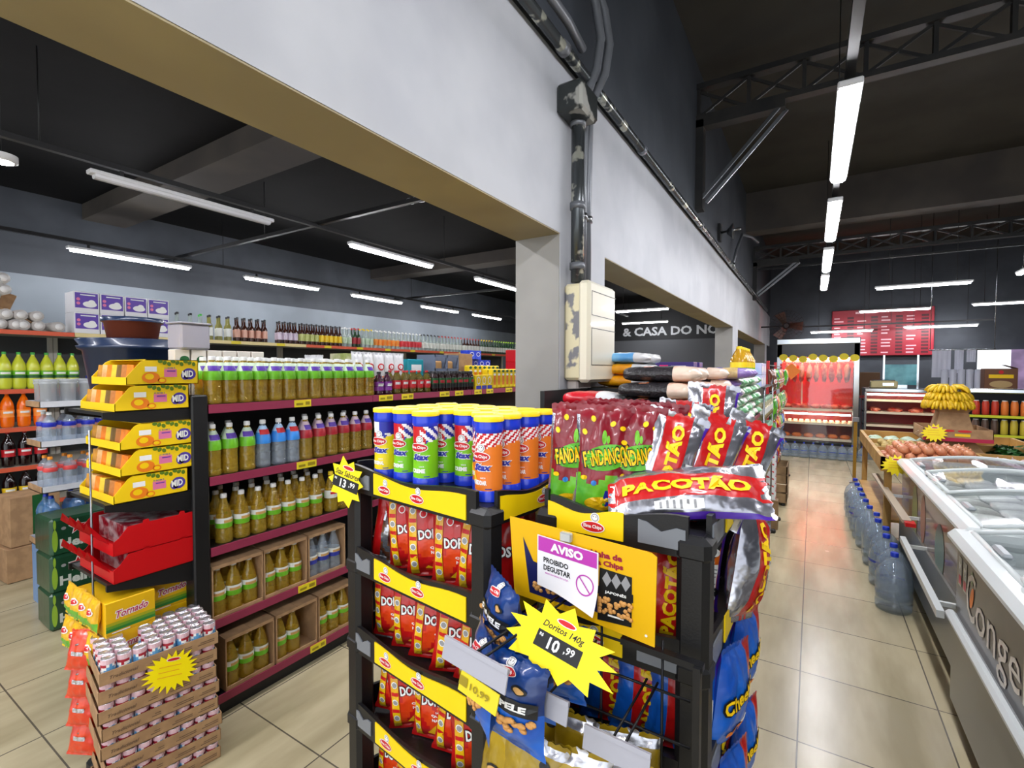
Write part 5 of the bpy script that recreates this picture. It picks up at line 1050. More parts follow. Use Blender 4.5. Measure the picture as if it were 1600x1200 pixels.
for z, k, l, cp, nm in ((1.118, 'wb', mat('label_cobalt', (40, 50, 180), rough=.4), CAPW, 'clear water bottle with cobalt band, second tray'), (.808, 'wr', mat('label_coral', (225, 80, 80), rough=.4), mat('orange_cap2', (240, 150, 40), rough=.4), 'clear bottle with red band and orange cap, third tray'), (.428, 'wn', mat('label_black', (20, 20, 20), rough=.4), CAPB, 'big blue-tinted water bottle, lowest tray')):
    n = 4 if z > .5 else 3
    for r in range(2):
        for c in range(n):
            place('st_' + k, lambda: lathe_bottle(P_W if z > .5 else [(a * 1.35, b * 1.5) for a, b in P_W], WATER if z > .5 else clear('blue_water', (170, 205, 240), (100, 150, 200), kt=.6, bump=.4), (cp, .0145, .02), (.13, .16, l) if z > .5 else (.1, .14, l), split=True), (-4.46 - r * .11, 1.12 + c * (.105 if z > .5 else .135), z), pi / 2, '%s, %s row, %s from left' % (nm, ['front', 'rear'][r], ORD[c]), 'water bottle', 'bottles in the white trays')
bx('cardboard_box', .3, .3, .38, CARD, (-5.35, 1.2, .27), 'tall brown box with green tape behind the tray stack', 'box', lambda m: (m.quad(-.02, .06, .0, .38, LDKG), m.oval(.09, .25, .03, .03, LYEL, None, .0014)), rz=pi / 2 + .1)
bx('cardboard_box', .34, .3, .26, CARD, (-5.33, 1.2, .005), 'low brown box on the floor behind the tray stack', rz=pi / 2 + .05)
# ================================================================ grocery gondola behind the right rack
GX = -.36
t = thing('shelf_gondola', (GX, 1.76, 0), pi / 2); L = 2.66
MB().box(0, L, .30, .32, 0, 1.30, SBLACK).build('back_panel', t); MB().box(0, L, .03, .6, 0, .07, SBLACK).build('plinth', t); MB().box(0, L, .58, .60, .07, 1.56, SBLACK).build('back_panel', t)
for z in (.09, .33, .55, .80, 1.06, 1.30):
    b = MB().box(0, L, .004, .30 if z < 1.3 else .60, z - .02, z, SBLACK).build('shelf_board', t); MB().box(0, L, 0, .004, z - .03, z, STRIP).build('price_strip', b)
MB().box(.45, L, .32, .60, 1.54, 1.56, SBLACK).build('shelf_board', t)
for y in (.0, L - .03): MB().box(y, y + .03, .3, .6, .07, 1.30, SBLACK).build('upright', t)
tag(t, 'black grocery shelving beside the aisle piled with bean and sugar bags', 'shelf')
def lying_bag(key, L, Wd, H, mats, seed=1):
    m = MB(); nu, nv = 16, 14; V = []; F = []; mm = []
    for i in range(nu + 1):
        u = -1 + 2 * i / nu; k = max(0, 1 - abs(u) ** 5) ** .5
        for j in range(nv):
            a = 2 * pi * j / nv; c, s = cos(a), sin(a); e = .6
            y = Wd / 2 * k ** .3 * (abs(c) ** e) * (1 if c > 0 else -1); z = H / 2 * k * (abs(s) ** .8) * (1 if s > 0 else -1)
            n = .004 * noise.noise(Vector((u * 4 + seed, c * 3, s * 3))); V.append((u * L / 2, y + n, z + n + H / 2))
    for i in range(nu):
        for j in range(nv):
            F.append((i * nv + j, i * nv + (j + 1) % nv, (i + 1) * nv + (j + 1) % nv, (i + 1) * nv + j)); u = (i + .5) / nu; mm.append(mats(u, j))
    m.add(V, F, mm, True); return m.build(key)
BEAN = mat('black_beans', (44, 40, 44), rough=.3, coat=.4, rgb2=(20, 18, 20), ns=120, bump=.5, bs=120); BORG = foil('bean_orange', (214, 112, 50), (225, 200, 180)); SUG = mat('sugar_bag', (206, 180, 120), rough=.3, coat=.4, rgb2=(190, 162, 104), ns=90, bump=.3, bs=80)
LGRN = foil('leaf_green', (190, 215, 190), (110, 170, 120)); LILA = foil('lilac', (205, 190, 215), (130, 100, 170)); PINKF = foil('rose', (220, 150, 150), (235, 225, 225))
def beanb(): return lying_bag('bean_bag', .30, .15, .062, lambda u, j: BORG if u > .68 else (BORG if (.30 < u < .45 and j in (2, 3, 4)) else BEAN))
def sugb(): return lying_bag('sugar_bag', .30, .15, .062, lambda u, j: (LILA if u > .72 else (BLUE if .2 < u < .5 and j in (2, 3, 4, 5) else SUG)))
def ricb(): return lying_bag('rice_bag', .30, .15, .062, lambda u, j: (LGRN if u > .7 else FWHT))
def picb(): return lying_bag('rice_bag', .30, .15, .062, lambda u, j: (PINKF if u > .7 else FWHT))
rn = random.Random(11)
lay = ['first', 'second', 'third', 'fourth', 'top']
for l in range(5):
    for i in range(17):
        y = 1.87 + i * .15
        if l == 4 and (i in (3, 4)): continue
        k, fn, nm = ('bean', beanb, 'black bean bag with orange end') if y < 2.7 + .1 * (l < 4) * (l % 3) else (('sug', sugb, 'tan sugar bag') if (y < 3.2 and l > 2) else (('ric', ricb, 'white bag with green end') if (i + l) % 3 else ('pic', picb, 'white bag with rose end')))
        place(k, fn, (-.50 + rn.uniform(-.012, .015), y + rn.uniform(-.01, .01), 1.302 + l * .0595), rn.uniform(-.05, .05), '%s, %s layer, %s along the aisle' % (nm, lay[l], ORD[i]), 'bag', 'bags piled on the grocery shelving')
for i, y in enumerate((1.90, 2.05, 2.6)): place('bean', beanb, (-.50, y, 1.602 if i < 2 else 1.60), rn.uniform(-.05, .05), 'black bean bag on the very top of the pile, %s from front' % ORD[i], 'bag', 'bean bags on top')
for i, y in enumerate((2.86, 3.0, 3.14)): place('sug', sugb, (-.42, y, 1.60 + .0), .1, 'tan sugar bag lying on top of the pile, %s from front' % ORD[i], 'bag', 'sugar bags on top')
# packs at the rear of the pile
YP = foil('amber_pack', (242, 172, 20), (230, 150, 10)); 
def flat_pack(key, L, Wd, H, f1, f2): return lying_bag(key, L, Wd, H, lambda u, j: f2 if u > .75 or .45 < u < .55 and j in (3,) else f1)
for i in range(4): place('amb', lambda: flat_pack('pasta_pack', .26, .16, .06, YP, FWHT), (-.83, 2.42 + (i % 2) * .17, 1.562 + (i // 2) * .06), 0, 'amber yellow pasta pack right of the breaker box, %s' % ['lower front', 'lower rear', 'upper front', 'upper rear'][i], 'pack', 'amber pasta packs')
for i in range(2): place('lbp', lambda: flat_pack('light_blue_pack', .27, .18, .055, FLBL, FWHT), (-.83, 2.43 + i * .19, 1.682), .05, 'light blue pack on top of the amber packs, %s one' % ['front', 'rear'][i], 'pack')
for i in range(4): place('lbl', lambda: flat_pack('light_blue_pack', .28, .2, .05, FLBL, FWHT), (-.79, 2.96 + (i % 2) * .22, 1.562 + (i // 2) * .05), 0, 'long light blue pack behind the bean bags, %s' % ['lower front', 'lower rear', 'upper front', 'upper rear'][i], 'pack', 'light blue packs')
for i in range(4): bx('pack', .26, .12, .07, mat('violet_box', (60, 40, 110), rough=.4), (-.82, 3.5 + (i % 2) * .2, 1.562 + (i // 2) * .071), 'dark violet box behind the light blue packs, %s' % ['lower front', 'lower rear', 'upper front', 'upper rear'][i], 'box', lambda m: (m.quad(-.1, -.04, .02, .05, ink('hot_pink', (220, 40, 110))), m.quad(-.02, .08, .03, .045, WHITE)), rz=0, key='violet')
def coffee(): return bag_plain('cf', 14, .13, .2, .06, lambda u, v: foil('coffee_red', (170, 14, 34), (140, 8, 24)), FDRED, lambda m, fn: m.quad(-.03, .03, .08, .14, BLACK, fn), name='coffee_pack')
for i in range(6): place('cof', coffee, (-.90 + (i % 3) * .125, 1.84 + (i // 3) * .075, 1.302), .1 * (i % 2), 'upright dark red pack just right of the column, %s row, %s' % (['front', 'rear'][i // 3], ORD[i % 3]), 'pack', 'upright dark red packs')
place('redlie', lambda: lying_bag('red_pack', .26, .14, .06, lambda u, j: foil('bright_red', (210, 20, 40), (180, 10, 30)) if u < .6 else FWHT), (-.77, 1.88, 1.50), 0, 'bright red pack lying across the upright dark red packs', 'pack')
# aisle-side shelves
def rowbags(key, n, y0, dy, z, fn, lab, x=-.37, grp=None, rz=pi / 2):
    for i in range(n): place(key, fn, (x + rn.uniform(-.01, .01), y0 + i * dy, z), 0, lab % ORD[i], 'bag', grp, rot=(rn.uniform(-.2, -.05), rn.uniform(-.12, .12), rz + rn.uniform(-.2, .25)))
dot = lambda c1, c2: (lambda m, fn: (m.oval(0, .1, .03, .025, c1, fn), m.oval(0, .1, .02, .012, c2, fn, .0014)))
rowbags('wg', 17, 1.85, .148, 1.062, lambda: bag_plain('wg', 15, .13, .2, .06, lambda u, v: LGRN if v > .4 else FWHT, FWHT, dot(RED, WHITE)), 'white and green bag on the shelf under the bag pile, %s along the aisle', grp='white and green bags')
rowbags('yb', 17, 1.85, .148, .802, lambda: bag_plain('yb', 16, .14, .2, .07, lambda u, v: FYEL, FWHT, dot(WHITE, BLUE)), 'yellow bag on the middle aisle shelf, %s along the aisle', grp='yellow bags')
rowbags('bw', 17, 1.85, .148, .552, lambda: bag_plain('bw', 17, .14, .2, .07, lambda u, v: FBLU if .25 < v < .75 and u < .3 else FWHT, FWHT, dot(WHITE, BLUE)), 'blue and white bag on the aisle shelf, %s along the aisle', grp='blue and white bags')
rowbags('pw', 20, 1.83, .127, .332, lambda: bag_plain('pw', 18, .115, .16, .05, lambda u, v: LILA, FWHT, dot(PURP, WHITE)), 'small lilac bag on the lower aisle shelf, %s along the aisle', grp='small lilac bags')
rowbags('pn', 20, 1.83, .127, .092, lambda: bag_plain('pn', 19, .115, .16, .05, lambda u, v: PINKF if v > .4 else FPUR, FWHT, dot(WHITE, RED)), 'small rose and purple bag on the bottom aisle shelf, %s along the aisle', grp='small rose bags')
# wire rack with jars and hanging goods farther along
t = thing('wire_rack', (-.62, 4.5, 0))
for x in (0, .28):
    for y in (0, 1.0): MB().tube([(x, y, 0), (x, y, 1.5)], .007, WIRE, 8).build('rack_post', t)
for z in (.15, .42, .70, .96, 1.22):
    m = MB(); m.tube([(0, 0, z), (.28, 0, z), (.28, 1, z), (0, 1, z)], .004, WIRE, 6, closed=True); m.tube([(0, 0, z + .06), (.28, 0, z + .06), (.28, 1, z + .06), (0, 1, z + .06)], .003, WIRE, 6, closed=True)
    for k in range(9): m.tube([(0, .1 + k * .1, z), (.28, .1 + k * .1, z), (.28, .1 + k * .1, z + .06)], .002, WIRE, 4)
    m.build('wire_basket', t)
for y in (0, 1.0): MB().rbox(.24, .33, y - .02, y + .02, 0, .04, SBLACK, .01).build('foot', t)
tag(t, 'grey wire basket rack beyond the grocery shelving', 'wire rack')
JARG = mat('jar_contents', (176, 172, 136), rough=.12, coat=.5, rgb2=(120, 110, 76), ns=30)
JLID = mat('jar_lid_green', (130, 165, 140), rough=.4)
jar = lambda: lathe_bottle([(0, 0), (.045, 0), (.05, .01), (.05, .13), (.04, .15), (.038, .155)], JARG, (JLID, .044, .03), (.05, .1, LWHITE), seg=16)
for zi, z in enumerate((1.222, .962, .702)):
    for i in range(9): place('jar', jar, (-.38, 4.56 + i * .108, z + .003), 0, 'glass jar with green lid on wire rack, %s basket, %s along' % (['top', 'second', 'third'][zi], ORD[i]), 'jar', 'glass jars on the wire rack')
    for i in range(9): place('jar2', lambda: lathe_bottle([(0, 0), (.04, 0), (.042, .01), (.042, .14), (.03, .16)], mat('amber_jar', (190, 120, 40), rough=.15, trans=.3), (CAPG, .034, .025), seg=14), (-.50, 4.56 + i * .108, z + .003), 0, 'amber jar behind the green-lidded jars, %s basket, %s along' % (['top', 'second', 'third'][zi], ORD[i]), 'jar', 'amber jars on the wire rack')
for i in range(7): place('bw', None, (-.42, 4.6 + i * .13, .43), 0, 'blue and white bag in the low wire basket, %s along' % ORD[i], 'bag', rot=(-.15, 0, pi / 2)); place('yb', None, (-.42, 4.6 + i * .13, .16), 0, 'yellow bag in the lowest wire basket, %s along' % ORD[i], 'bag', rot=(-.15, 0, pi / 2))
for i in range(5): place('gal', lambda: lathe_bottle([(0, 0), (.05, 0), (.055, .01), (.055, .12), (.03, .17), (.018, .19)], mat('yellow_oil', (225, 170, 40), rough=.1, trans=.4), (CAPY, .02, .02), (.04, .1, LYEL), LGREEN, seg=16), (-.43, 3.62 + i * .12, 1.602), 0, 'yellow oil jug on top of the bag pile, %s from front' % ORD[i], 'jug')
for i in range(4): place('tissue', lambda: small_box('tissue_pack', .22, .18, .1, mat('tissue_blue', (170, 190, 230), rough=.4, rgb2=(215, 205, 230), ns=8), lambda m: m.oval(0, .05, .07, .03, WHITE)), (-.46, 4.7 + .24 * (i // 2), 1.505 + (i % 2) * .102), pi / 2, 'pale blue tissue pack on wire rack top, %s' % ['front lower', 'front upper', 'rear lower', 'rear upper'][i], 'pack')
t = thing('rack_top_board', (-.62, 4.5, 1.5)); MB().box(-.01, .29, -.01, 1.01, 0, .005, SBLACK).build('board', t); tag(t, 'thin board on top of the wire rack', 'board')
# clip strips of hanging snack bags on a red-posted stand
t = thing('hanging_stand', (-.42, 6.0, 0))
for y in (0, 1.2, 2.6): MB().box(-.015, .015, y - .015, y + .015, 0, 1.75, mat('red_post', (165, 25, 30), rough=.4)).build('stand_post', t)
for z in (1.7, 1.38, 1.06, .76): MB().tube([(0, 0, z), (0, 2.6, z)], .006, WIRE, 6).build('cross_wire', t)
for y in (0, 1.2, 2.6): MB().rbox(-.15, .15, y - .03, y + .03, 0, .03, SBLACK, .01).build('foot', t)
tag(t, 'red-posted stand with hanging snack bags along the aisle', 'display stand')
hb = [('hbr', FBRN, FSIL, 'brown'), ('hgr', FGRN, FDBL, 'green'), ('hrd', FRED, FYEL, 'red'), ('hbl', FBLU, FSIL, 'blue'), ('hor', FORA, FRED, 'orange')]
for zi, z in enumerate((1.42, 1.10, .80, .48)):
    for i in range(16):
        c = [[0, 0, 2, 0, 1], [1, 2, 1, 1, 4], [2, 1, 3, 1, 2], [3, 2, 3, 3, 0]][zi][(i * 3 + i // 5) % 5]; k, f1, f2, nm = hb[c]
        place(k, lambda: bag_plain(k, 21 + c, .16, .24, .06, lambda u, v: f1 if noise.noise(Vector((u * 2, v * 3, c))) > -.15 else f2, f1, dot(WHITE, RED)), (-.37 + rn.uniform(-.02, .02), 6.02 + i * .165, z), 0, '%s snack bag hanging on the stand, %s row, %s along' % (nm, ['top', 'second', 'third', 'lowest'][zi], ORD[i]), 'snack bag', 'bags hanging on the red-posted stand', rot=(rn.uniform(-.15, .05), rn.uniform(-.15, .15), pi / 2 + rn.uniform(-.4, .2)))
WOOD = mat('wood_crate', (138, 112, 78), rough=.7, rgb2=(112, 88, 60), ns=6)
t = thing('wooden_crate', (-.24, 6.9, 0), pi / 2); m = MB()
m.box(-.25, .25, 0, .28, .04, .06, WOOD)
for z in (.06, .17, .28, .39): m.box(-.25, .25, 0, .012, z, z + .09, WOOD); m.box(-.25, .25, .268, .28, z, z + .09, WOOD); m.box(-.25, -.238, 0, .28, z, z + .09, WOOD); m.box(.238, .25, 0, .28, z, z + .09, WOOD)
m.build('crate_shell', t)
for x in (-.22, .22): MB().rbox(x - .02, x + .02, .02, .06, 0, .04, SBLACK, .008).build('foot', t)
tag(t, 'wooden slatted crate on the floor under the hanging bags', 'crate')
for i in range(7): place('rwc', lambda: small_box('carton', .09, .09, .075, mat('red_white_carton', (222, 226, 226), rough=.4, rgb2=(200, 40, 50), ns=16, nlo=.5, nhi=.53)), (-.35, 5.68, .30 + i * .076), pi / 2, 'red and white pack in the small tower by the wire rack, %s from bottom' % ORD[i], 'carton', 'red and white packs')
bx('crate', .12, .2, .3, WOOD, (-.38, 5.68, 0), 'small wooden block under the red and white packs', 'crate')

# ================================================================ freezers on the right
FW = mat('freezer_white', (206, 212, 212), rough=.35, coat=.2); FGREY = mat('freezer_grey', (92, 92, 88), rough=.3, coat=.3); WRAP = mat('freezer_wrap_dark', (62, 54, 54), rough=.3, coat=.3, rgb2=(84, 72, 68), ns=2.5); WRAP2 = mat('freezer_wrap_brown', (124, 98, 78), rough=.25, coat=.4, rgb2=(98, 78, 64), ns=2)
GLASS = clear('freezer_glass', (250, 252, 252), (210, 218, 220), kt=.95, rough=.04)
FROST = mat('frozen_goods', (214, 216, 206), rough=.6, rgb2=(170, 166, 160), ns=7)
def freezer(y0, y1, x0, wrap, label, words, rail):
    t = thing('chest_freezer', (x0, y1, 0), -pi / 2); L = y1 - y0; D = .95      # local x towards the viewer (-Y), front faces -X
    m = MB(); m.box(0, L, 0, .05, .12, .86, wrap); m.box(0, L, D - .05, D, .12, .86, FW); m.box(0, .05, .05, D - .05, .12, .86, FW); m.box(L - .05, L, .05, D - .05, .12, .86, FW); m.box(.05, L - .05, .05, D - .05, .12, .2, FW)
    m.build('cabinet', t)
    MB().box(.02, L - .02, .07, D - .05, 0, .12, mat('brown_base', (52, 34, 24), rough=.6)).build('base', t)
    MB().box(0.0, L, -.012, .0, .13, .50, FGREY).build('lower_panel', t)
    MB().rbox(0, L, -.04, .0, .51, .545, FW, .012).build('bumper_rail', t) if rail else None
    for a in ((-.012, L + .0, -.04, .055), (-.012, L + .0, D - .055, D + .02), (-.012, .06, .0, D), (L - .07, L + .0, .0, D)): MB().rbox(a[0], a[1], a[2], a[3], .86, .925, FW, .025).build('top_rim', t)
    n = 3
    for k in range(n):
        xa = .06 + (L - .13) * k / n; xb = .06 + (L - .13) * (k + 1) / n + .015; zo = .925 + (.018 if k % 2 else 0)
        m = MB(); V = []; F = []
        for j in range(13):
            y = .04 + (D - .08) * j / 12; z = zo + .055 * sin(pi * j / 12)
            for x in (xa, xb): V += [(x, y, z), (x, y, z + .005)]
        for j in range(12):
            a = 4 * j; F += [(a + 1, a + 3, a + 7, a + 5), (a, a + 4, a + 6, a + 2), (a, a + 1, a + 5, a + 4), (a + 2, a + 6, a + 7, a + 3)]
        F += [(0, 2, 3, 1), (48, 49, 51, 50)]
        l = m.add(V, F, GLASS, False).build('glass_lid', t)
        fr = MB()
        for x in (xa, xb): fr.tube([(x, .04 + (D - .08) * j / 12, zo + .004 + .055 * sin(pi * j / 12)) for j in range(13)], .011, FW, 8)
        fr.tube([(xa, .04, zo), (xb, .04, zo)], .011, FW, 8); fr.tube([(xa, D - .04, zo), (xb, D - .04, zo)], .011, FW, 8); fr.build('lid_frame', l)
        MB().rbox((xa + xb) / 2 - .07, (xa + xb) / 2 + .07, .04, .075, zo + .01, zo + .03, mat('lid_handle', (150, 156, 160), rough=.3), .008).build('lid_handle', l)
    if words:
        m = MB(); m.M = Matrix.Translation((0, -.001, 0))
        m.text('C', .24, .70, .20, ink('print_cream', (222, 216, 204)), .13, bold=.0); m.text('ongelados', .84, .655, .215, ink('print_cream', (222, 216, 204)), 1.05, bold=.0)
        m.oval(.255, .70, .022, .05, ORANGE, None, .001, -.4); m.oval(.25, .78, .02, .03, ink('leaf2', (120, 140, 90)))
        m.build('lettering', t)
        for x in (.04, .12): 
            m = MB(); m.M = Matrix.Translation((x, -.001, .68)); m.quad(0, .05, 0, .13, mat('sticker_grey', (170, 175, 165), rough=.4)); m.quad(.005, .045, .01, .05, ink('sticker_red', (200, 70, 90)), None, .0014); m.text('M', .025, .09, .03, WHITE, .03, None, .0014, .04); m.build('sticker', t)
    else:
        m = MB(); m.M = Matrix.Translation((0, -.001, 0)); m.oval(.6, .62, .1, .2, mat('print_green', (120, 130, 60), rough=.3)); m.oval(.9, .66, .08, .16, mat('print_orange', (170, 110, 80), rough=.3)); m.oval(1.4, .6, .12, .16, mat('print_teal', (90, 120, 110), rough=.3)); m.quad(1.82, 1.92, .55, .72, mat('sticker_grey', (170, 175, 165), rough=.4)); m.build('wrap_print', t)
    tag(t, label, 'freezer'); return t
freezer(1.0, 2.95, .58, WRAP, 'near chest freezer with dark wrap, big cream lettering and curved glass lids', True, True)
freezer(2.97, 5.05, .64, WRAP2, 'far chest freezer with brown picture wrap, next to the onions', False, False)
for fi, (y0, y1, x0) in enumerate(((1.1, 2.85, .66), (3.07, 4.95, .72))):
    n = 9
    for i in range(n):
        for j in range(4):
            k = (i * 3 + j * 5 + fi) % 3
            place('frz%d' % k, lambda: lying_bag('frozen_pack', .19, .17, .05, lambda u, jj: [FWHT, FROST, foil('lilac_pale', (214, 206, 224), (230, 230, 232))][k]), (x0 + .09 + j * .2, y0 + .1 + i * (y1 - y0 - .15) / n, .81 + .0 * k), rn.uniform(-.3, .3), 'frosty pack inside the %s freezer, %s row, %s from front' % (['near', 'far'][fi], ORD[j], ORD[i]), 'frozen pack', 'frozen packs under the glass lids')
    t = thing('freezer_basket', (x0 - .02, y0 - .02, 0)); MB().box(0, .83, 0, y1 - y0 + .05, .78, .805, mat('inner_grey', (180, 184, 184), rough=.5)).build('basket_floor', t); MB().box(0.02, .81, 0.02, y1 - y0 + .03, .2, .78, mat('inner_grey', (180, 184, 184), rough=.5)).build('basket_body', t); tag(t, 'pale raised floor inside the %s freezer' % ['near', 'far'][fi], 'freezer basket')
GALW = clear('big_bottle_plastic', (238, 244, 250), (180, 196, 212), kt=.72, bump=.5, bs=16)
def gallon(): return lathe_bottle(P_GAL, GALW, (CAPB, .024, .028), (.15, .21, GALW), strap=mat('label_deep_blue', (50, 70, 170), rough=.4), seg=22)
sp = [(.50, 4.18), (.52, 4.40), (.50, 4.62), (.52, 4.84), (.49, 5.06), (.50, 5.28), (.47, 5.52), (.46, 5.78), (.45, 6.04), (.45, 6.30), (.44, 6.56), (.44, 6.82)]
for i, (x, y) in enumerate(sp): place('gallon', gallon, (x, y, 0), pi + i, 'large clear water bottle with blue cap beside the freezer, %s from the viewer' % ORD[i], 'water bottle', 'large water bottles along the freezer')
for i in range(9): place('gallon', gallon, (-.42 + i * .15, 10.62 + .03 * (i % 2), 0), 0, 'water bottle on the floor before the red-lit cabinet, %s from left' % ORD[i], 'water bottle', 'water bottles before the cabinet', scale=.72)
t = thing('side_rail', (0, 0, 0)); MB().bar((.53, 2.97, .50), (.53, 4.1, .52), .03, .035, FW).build('rail', t)
for y in (3.1, 4.0): MB().bar((.53, y, .505), (.64, y, .505), .02, .02, FW).build('bracket', t)
tag(t, 'white rail along the far freezer beside the first water bottle', 'rail')
t = thing('side_rail', (0, 0, 0)); MB().bar((.55, 4.1, .64), (.52, 5.7, .66), .05, .02, mat('beige_rail', (176, 160, 140), rough=.5)).build('rail', t); MB().box(.535, .59, 4.04, 4.12, .62, .645, RB).build('end_cap', t); MB().bar((.56, 4.3, .62), (.64, 4.3, .62), .02, .02, FW).build('bracket', t); MB().bar((.53, 5.0, .62), (.64, 5.0, .62), .02, .02, FW).build('bracket', t)
tag(t, 'beige rail with a red end cap above the water bottles', 'rail')
# ================================================================ produce stand
t = thing('produce_stand', (.5, 5.08, 0)); TW = mat('stand_wood', (190, 150, 84), rough=.55, rgb2=(168, 128, 66), ns=5)
m = MB(); m.box(0, 1.35, 0, 2.2, .80, .82, TW); m.build('table_board', t)
for a in ((0, .03, 0, 2.2), (1.32, 1.35, 0, 2.2), (0, 1.35, 0, .03), (0, 1.35, 2.17, 2.2), (0, 1.35, .66, .68), (0, 1.35, 1.3, 1.32), (.72, .74, 0, .68)): MB().box(a[0], a[1], a[2], a[3], .82, .92, TW).build('tray_wall', t)
for x in (.03, 1.28):
    for y in (.03, 2.13): MB().box(x, x + .05, y, y + .05, 0, .8, TW).build('leg', t)
MB().box(.0, 1.35, .3, 2.1, .3, .32, TW).build('lower_shelf', t)
tag(t, 'wooden produce stand with divided trays beyond the far freezer', 'produce stand')
ONI = mat('onion_skin', (186, 112, 78), rough=.35, coat=.2, rgb2=(206, 140, 100), ns=14); POT = mat('potato_skin', (186, 160, 92), rough=.6, rgb2=(160, 134, 74), ns=20); GAR = mat('garlic_skin', (220, 204, 196), rough=.5, rgb2=(176, 140, 150), ns=20)
def onion(): return (lambda m: m.build('onion'))(MB().lathe([(.004, -.034), (.02, -.032), (.034, -.018), (.039, 0), (.034, .016), (.018, .03), (.006, .036), (.004, .048)], ONI, 14))
def potato(): return (lambda m: m.build('potato'))(MB().ell((0, 0, 0), (.045, .033, .028), POT, 12, 8, .25, 3))
def garlic(): return (lambda m: m.build('garlic_bulb'))(MB().lathe([(.005, -.02), (.02, -.016), (.025, 0), (.018, .014), (.006, .022), (.004, .036)], GAR, 10))
def heap(key, fn, x0, x1, y0, y1, step, z0, lays, lab, cat, grp):
    c = 0
    for l in range(lays):
        ins = l * step * .55; nx = max(1, int((x1 - x0 - 2 * ins) / step)); ny = max(1, int((y1 - y0 - 2 * ins) / step))
        for i in range(nx):
            for j in range(ny):
                c += 1; place(key, fn, (x0 + ins + (i + .5) * (x1 - x0 - 2 * ins) / nx + rn.uniform(-.005, .005), y0 + ins + (j + .5) * (y1 - y0 - 2 * ins) / ny + rn.uniform(-.005, .005), z0 + l * step * .72), 0,
                      lab + ', %s layer, %s row, %s along' % (ORD[l], ORD[j], ORD[i]), cat, grp, rot=(rn.uniform(-.7, .7), rn.uniform(-.7, .7), rn.uniform(0, 6)))
heap('onion', onion, .54, 1.21, 5.11, 5.73, .077, .862, 3, 'brown onion in the nearest produce tray', 'onion', 'brown onions')
heap('garlic', garlic, 1.26, 1.8, 5.12, 5.7, .058, .845, 2, 'pale garlic bulb in the tray right of the onions', 'garlic', 'garlic bulbs')
heap('potato', potato, .54, 1.16, 5.78, 6.36, .075, .855, 2, 'yellow potato in the tray behind the onions', 'potato', 'yellow potatoes')
for i in range(12): place('cab', lambda: (lambda m: m.build('vegetable'))(MB().ell((0, 0, 0), (.07, .07, .055), mat('pale_greens', (196, 210, 196), rough=.5, rgb2=(110, 150, 90), ns=9, bump=.6, bs=25), 14, 9, .25, 4)), (.6 + (i % 6) * .14, 6.5 + (i // 6) * .16, .88), 0, 'pale leafy vegetable behind the potatoes, %s row, %s from left' % (['front', 'rear'][i // 6], ORD[i % 6]), 'vegetable', 'pale vegetables', rot=(0, 0, i))
LEAF = mat('leaf_green_veg', (50, 120, 50), rough=.5, rgb2=(30, 90, 35), ns=20)
for i in range(3):
    def lv():
        m = MB(); r = random.Random(i)
        for k in range(60):
            a = r.uniform(0, 6.28); q = Vector((r.uniform(-.14, .14), r.uniform(-.09, .09), r.uniform(0, .09))); d = Vector((cos(a), sin(a), .4)) * .05; n = Vector((-sin(a), cos(a), .3)) * .022
            m.add([tuple(q - d), tuple(q + n), tuple(q + d), tuple(q - n)], [(0, 1, 2, 3), (3, 2, 1, 0)], LEAF)
        return m.build('leafy_greens')
    place('leafy', lv, (1.56 + i * .02, 5.85 + i * .24, .84), .3 * i, 'bunch of dark leafy greens right of the cardboard pedestal, %s from front' % ORD[i], 'greens')
# cardboard pedestal with bananas
t = thing('cardboard_pedestal', (1.17, 6.35, .82)); m = MB()
V = []; 
for w, z in ((.25, 0), (.20, .06), (.14, .16), (.16, .17), (.13, .30), (.105, .42), (.14, .47)):
    V += [(-w, -w, z), (w, -w, z), (w, w, z), (-w, w, z)]
F = [(4 * i + k, 4 * i + (k + 1) % 4, 4 * i + 4 + (k + 1) % 4, 4 * i + 4 + k) for i in range(6) for k in range(4)] + [(3, 2, 1, 0), (24, 25, 26, 27)]
m.add(V, F, CARD); m.build('pedestal_body', t)
def pbox(x0, x1, y0, y1, z0, h, strip):
    q = MB(); q.box(x0, x1, y0, y1, z0, z0 + .006, CARD); q.box(x0, x1, y0, y0 + .006, z0, z0 + h, CARD); q.box(x0, x1, y1 - .006, y1, z0, z0 + h, CARD); q.box(x0, x0 + .006, y0, y1, z0, z0 + h, CARD); q.box(x1 - .006, x1, y0, y1, z0, z0 + h, CARD)
    if strip: q.box(x0 - .001, x1 + .001, y0 - .002, y0, z0, z0 + .035, mat('magenta_print', (180, 30, 70), rough=.5))
    return q
q = pbox(-.25, .25, -.27, .27, .155, .12, True); q.M = Matrix.Translation((0, -.271, 0)); q.oval(.05, .255, .05, .012, RED, None, .001); q.oval(-.06, .255, .04, .01, RED, None, .001); q.quad(-.02, .09, .205, .23, YEL, None, .001); q.build('tray_box', t)
tag(t, 'tapered cardboard pedestal carrying the bananas above the produce trays', 'pedestal')
BAN = mat('banana_skin', (228, 190, 30), rough=.4, rgb2=(210, 170, 24), ns=6)
def hand():
    t = thing('banana_bunch')
    for k in range(8):
        a = -.95 + k * .27; P = []; R = []
        for j in range(8):
            s = j / 7; P.append((.035 * (k - 3.5) / 3.5 + .10 * s * sin(a), -.15 * s * cos(a * .6), .055 * sin(s * 2.9) + .012 * (k % 2))); R.append(.007 + .0115 * max(0, sin(pi * min(.98, max(.02, s * .93 + .04)))) ** .5)
        MB().tube(P, R, BAN, 8).build('banana', t)
    MB().ell((0, .01, .01), (.03, .016, .018), BAN, 8, 6).build('stem_crown', t); return t
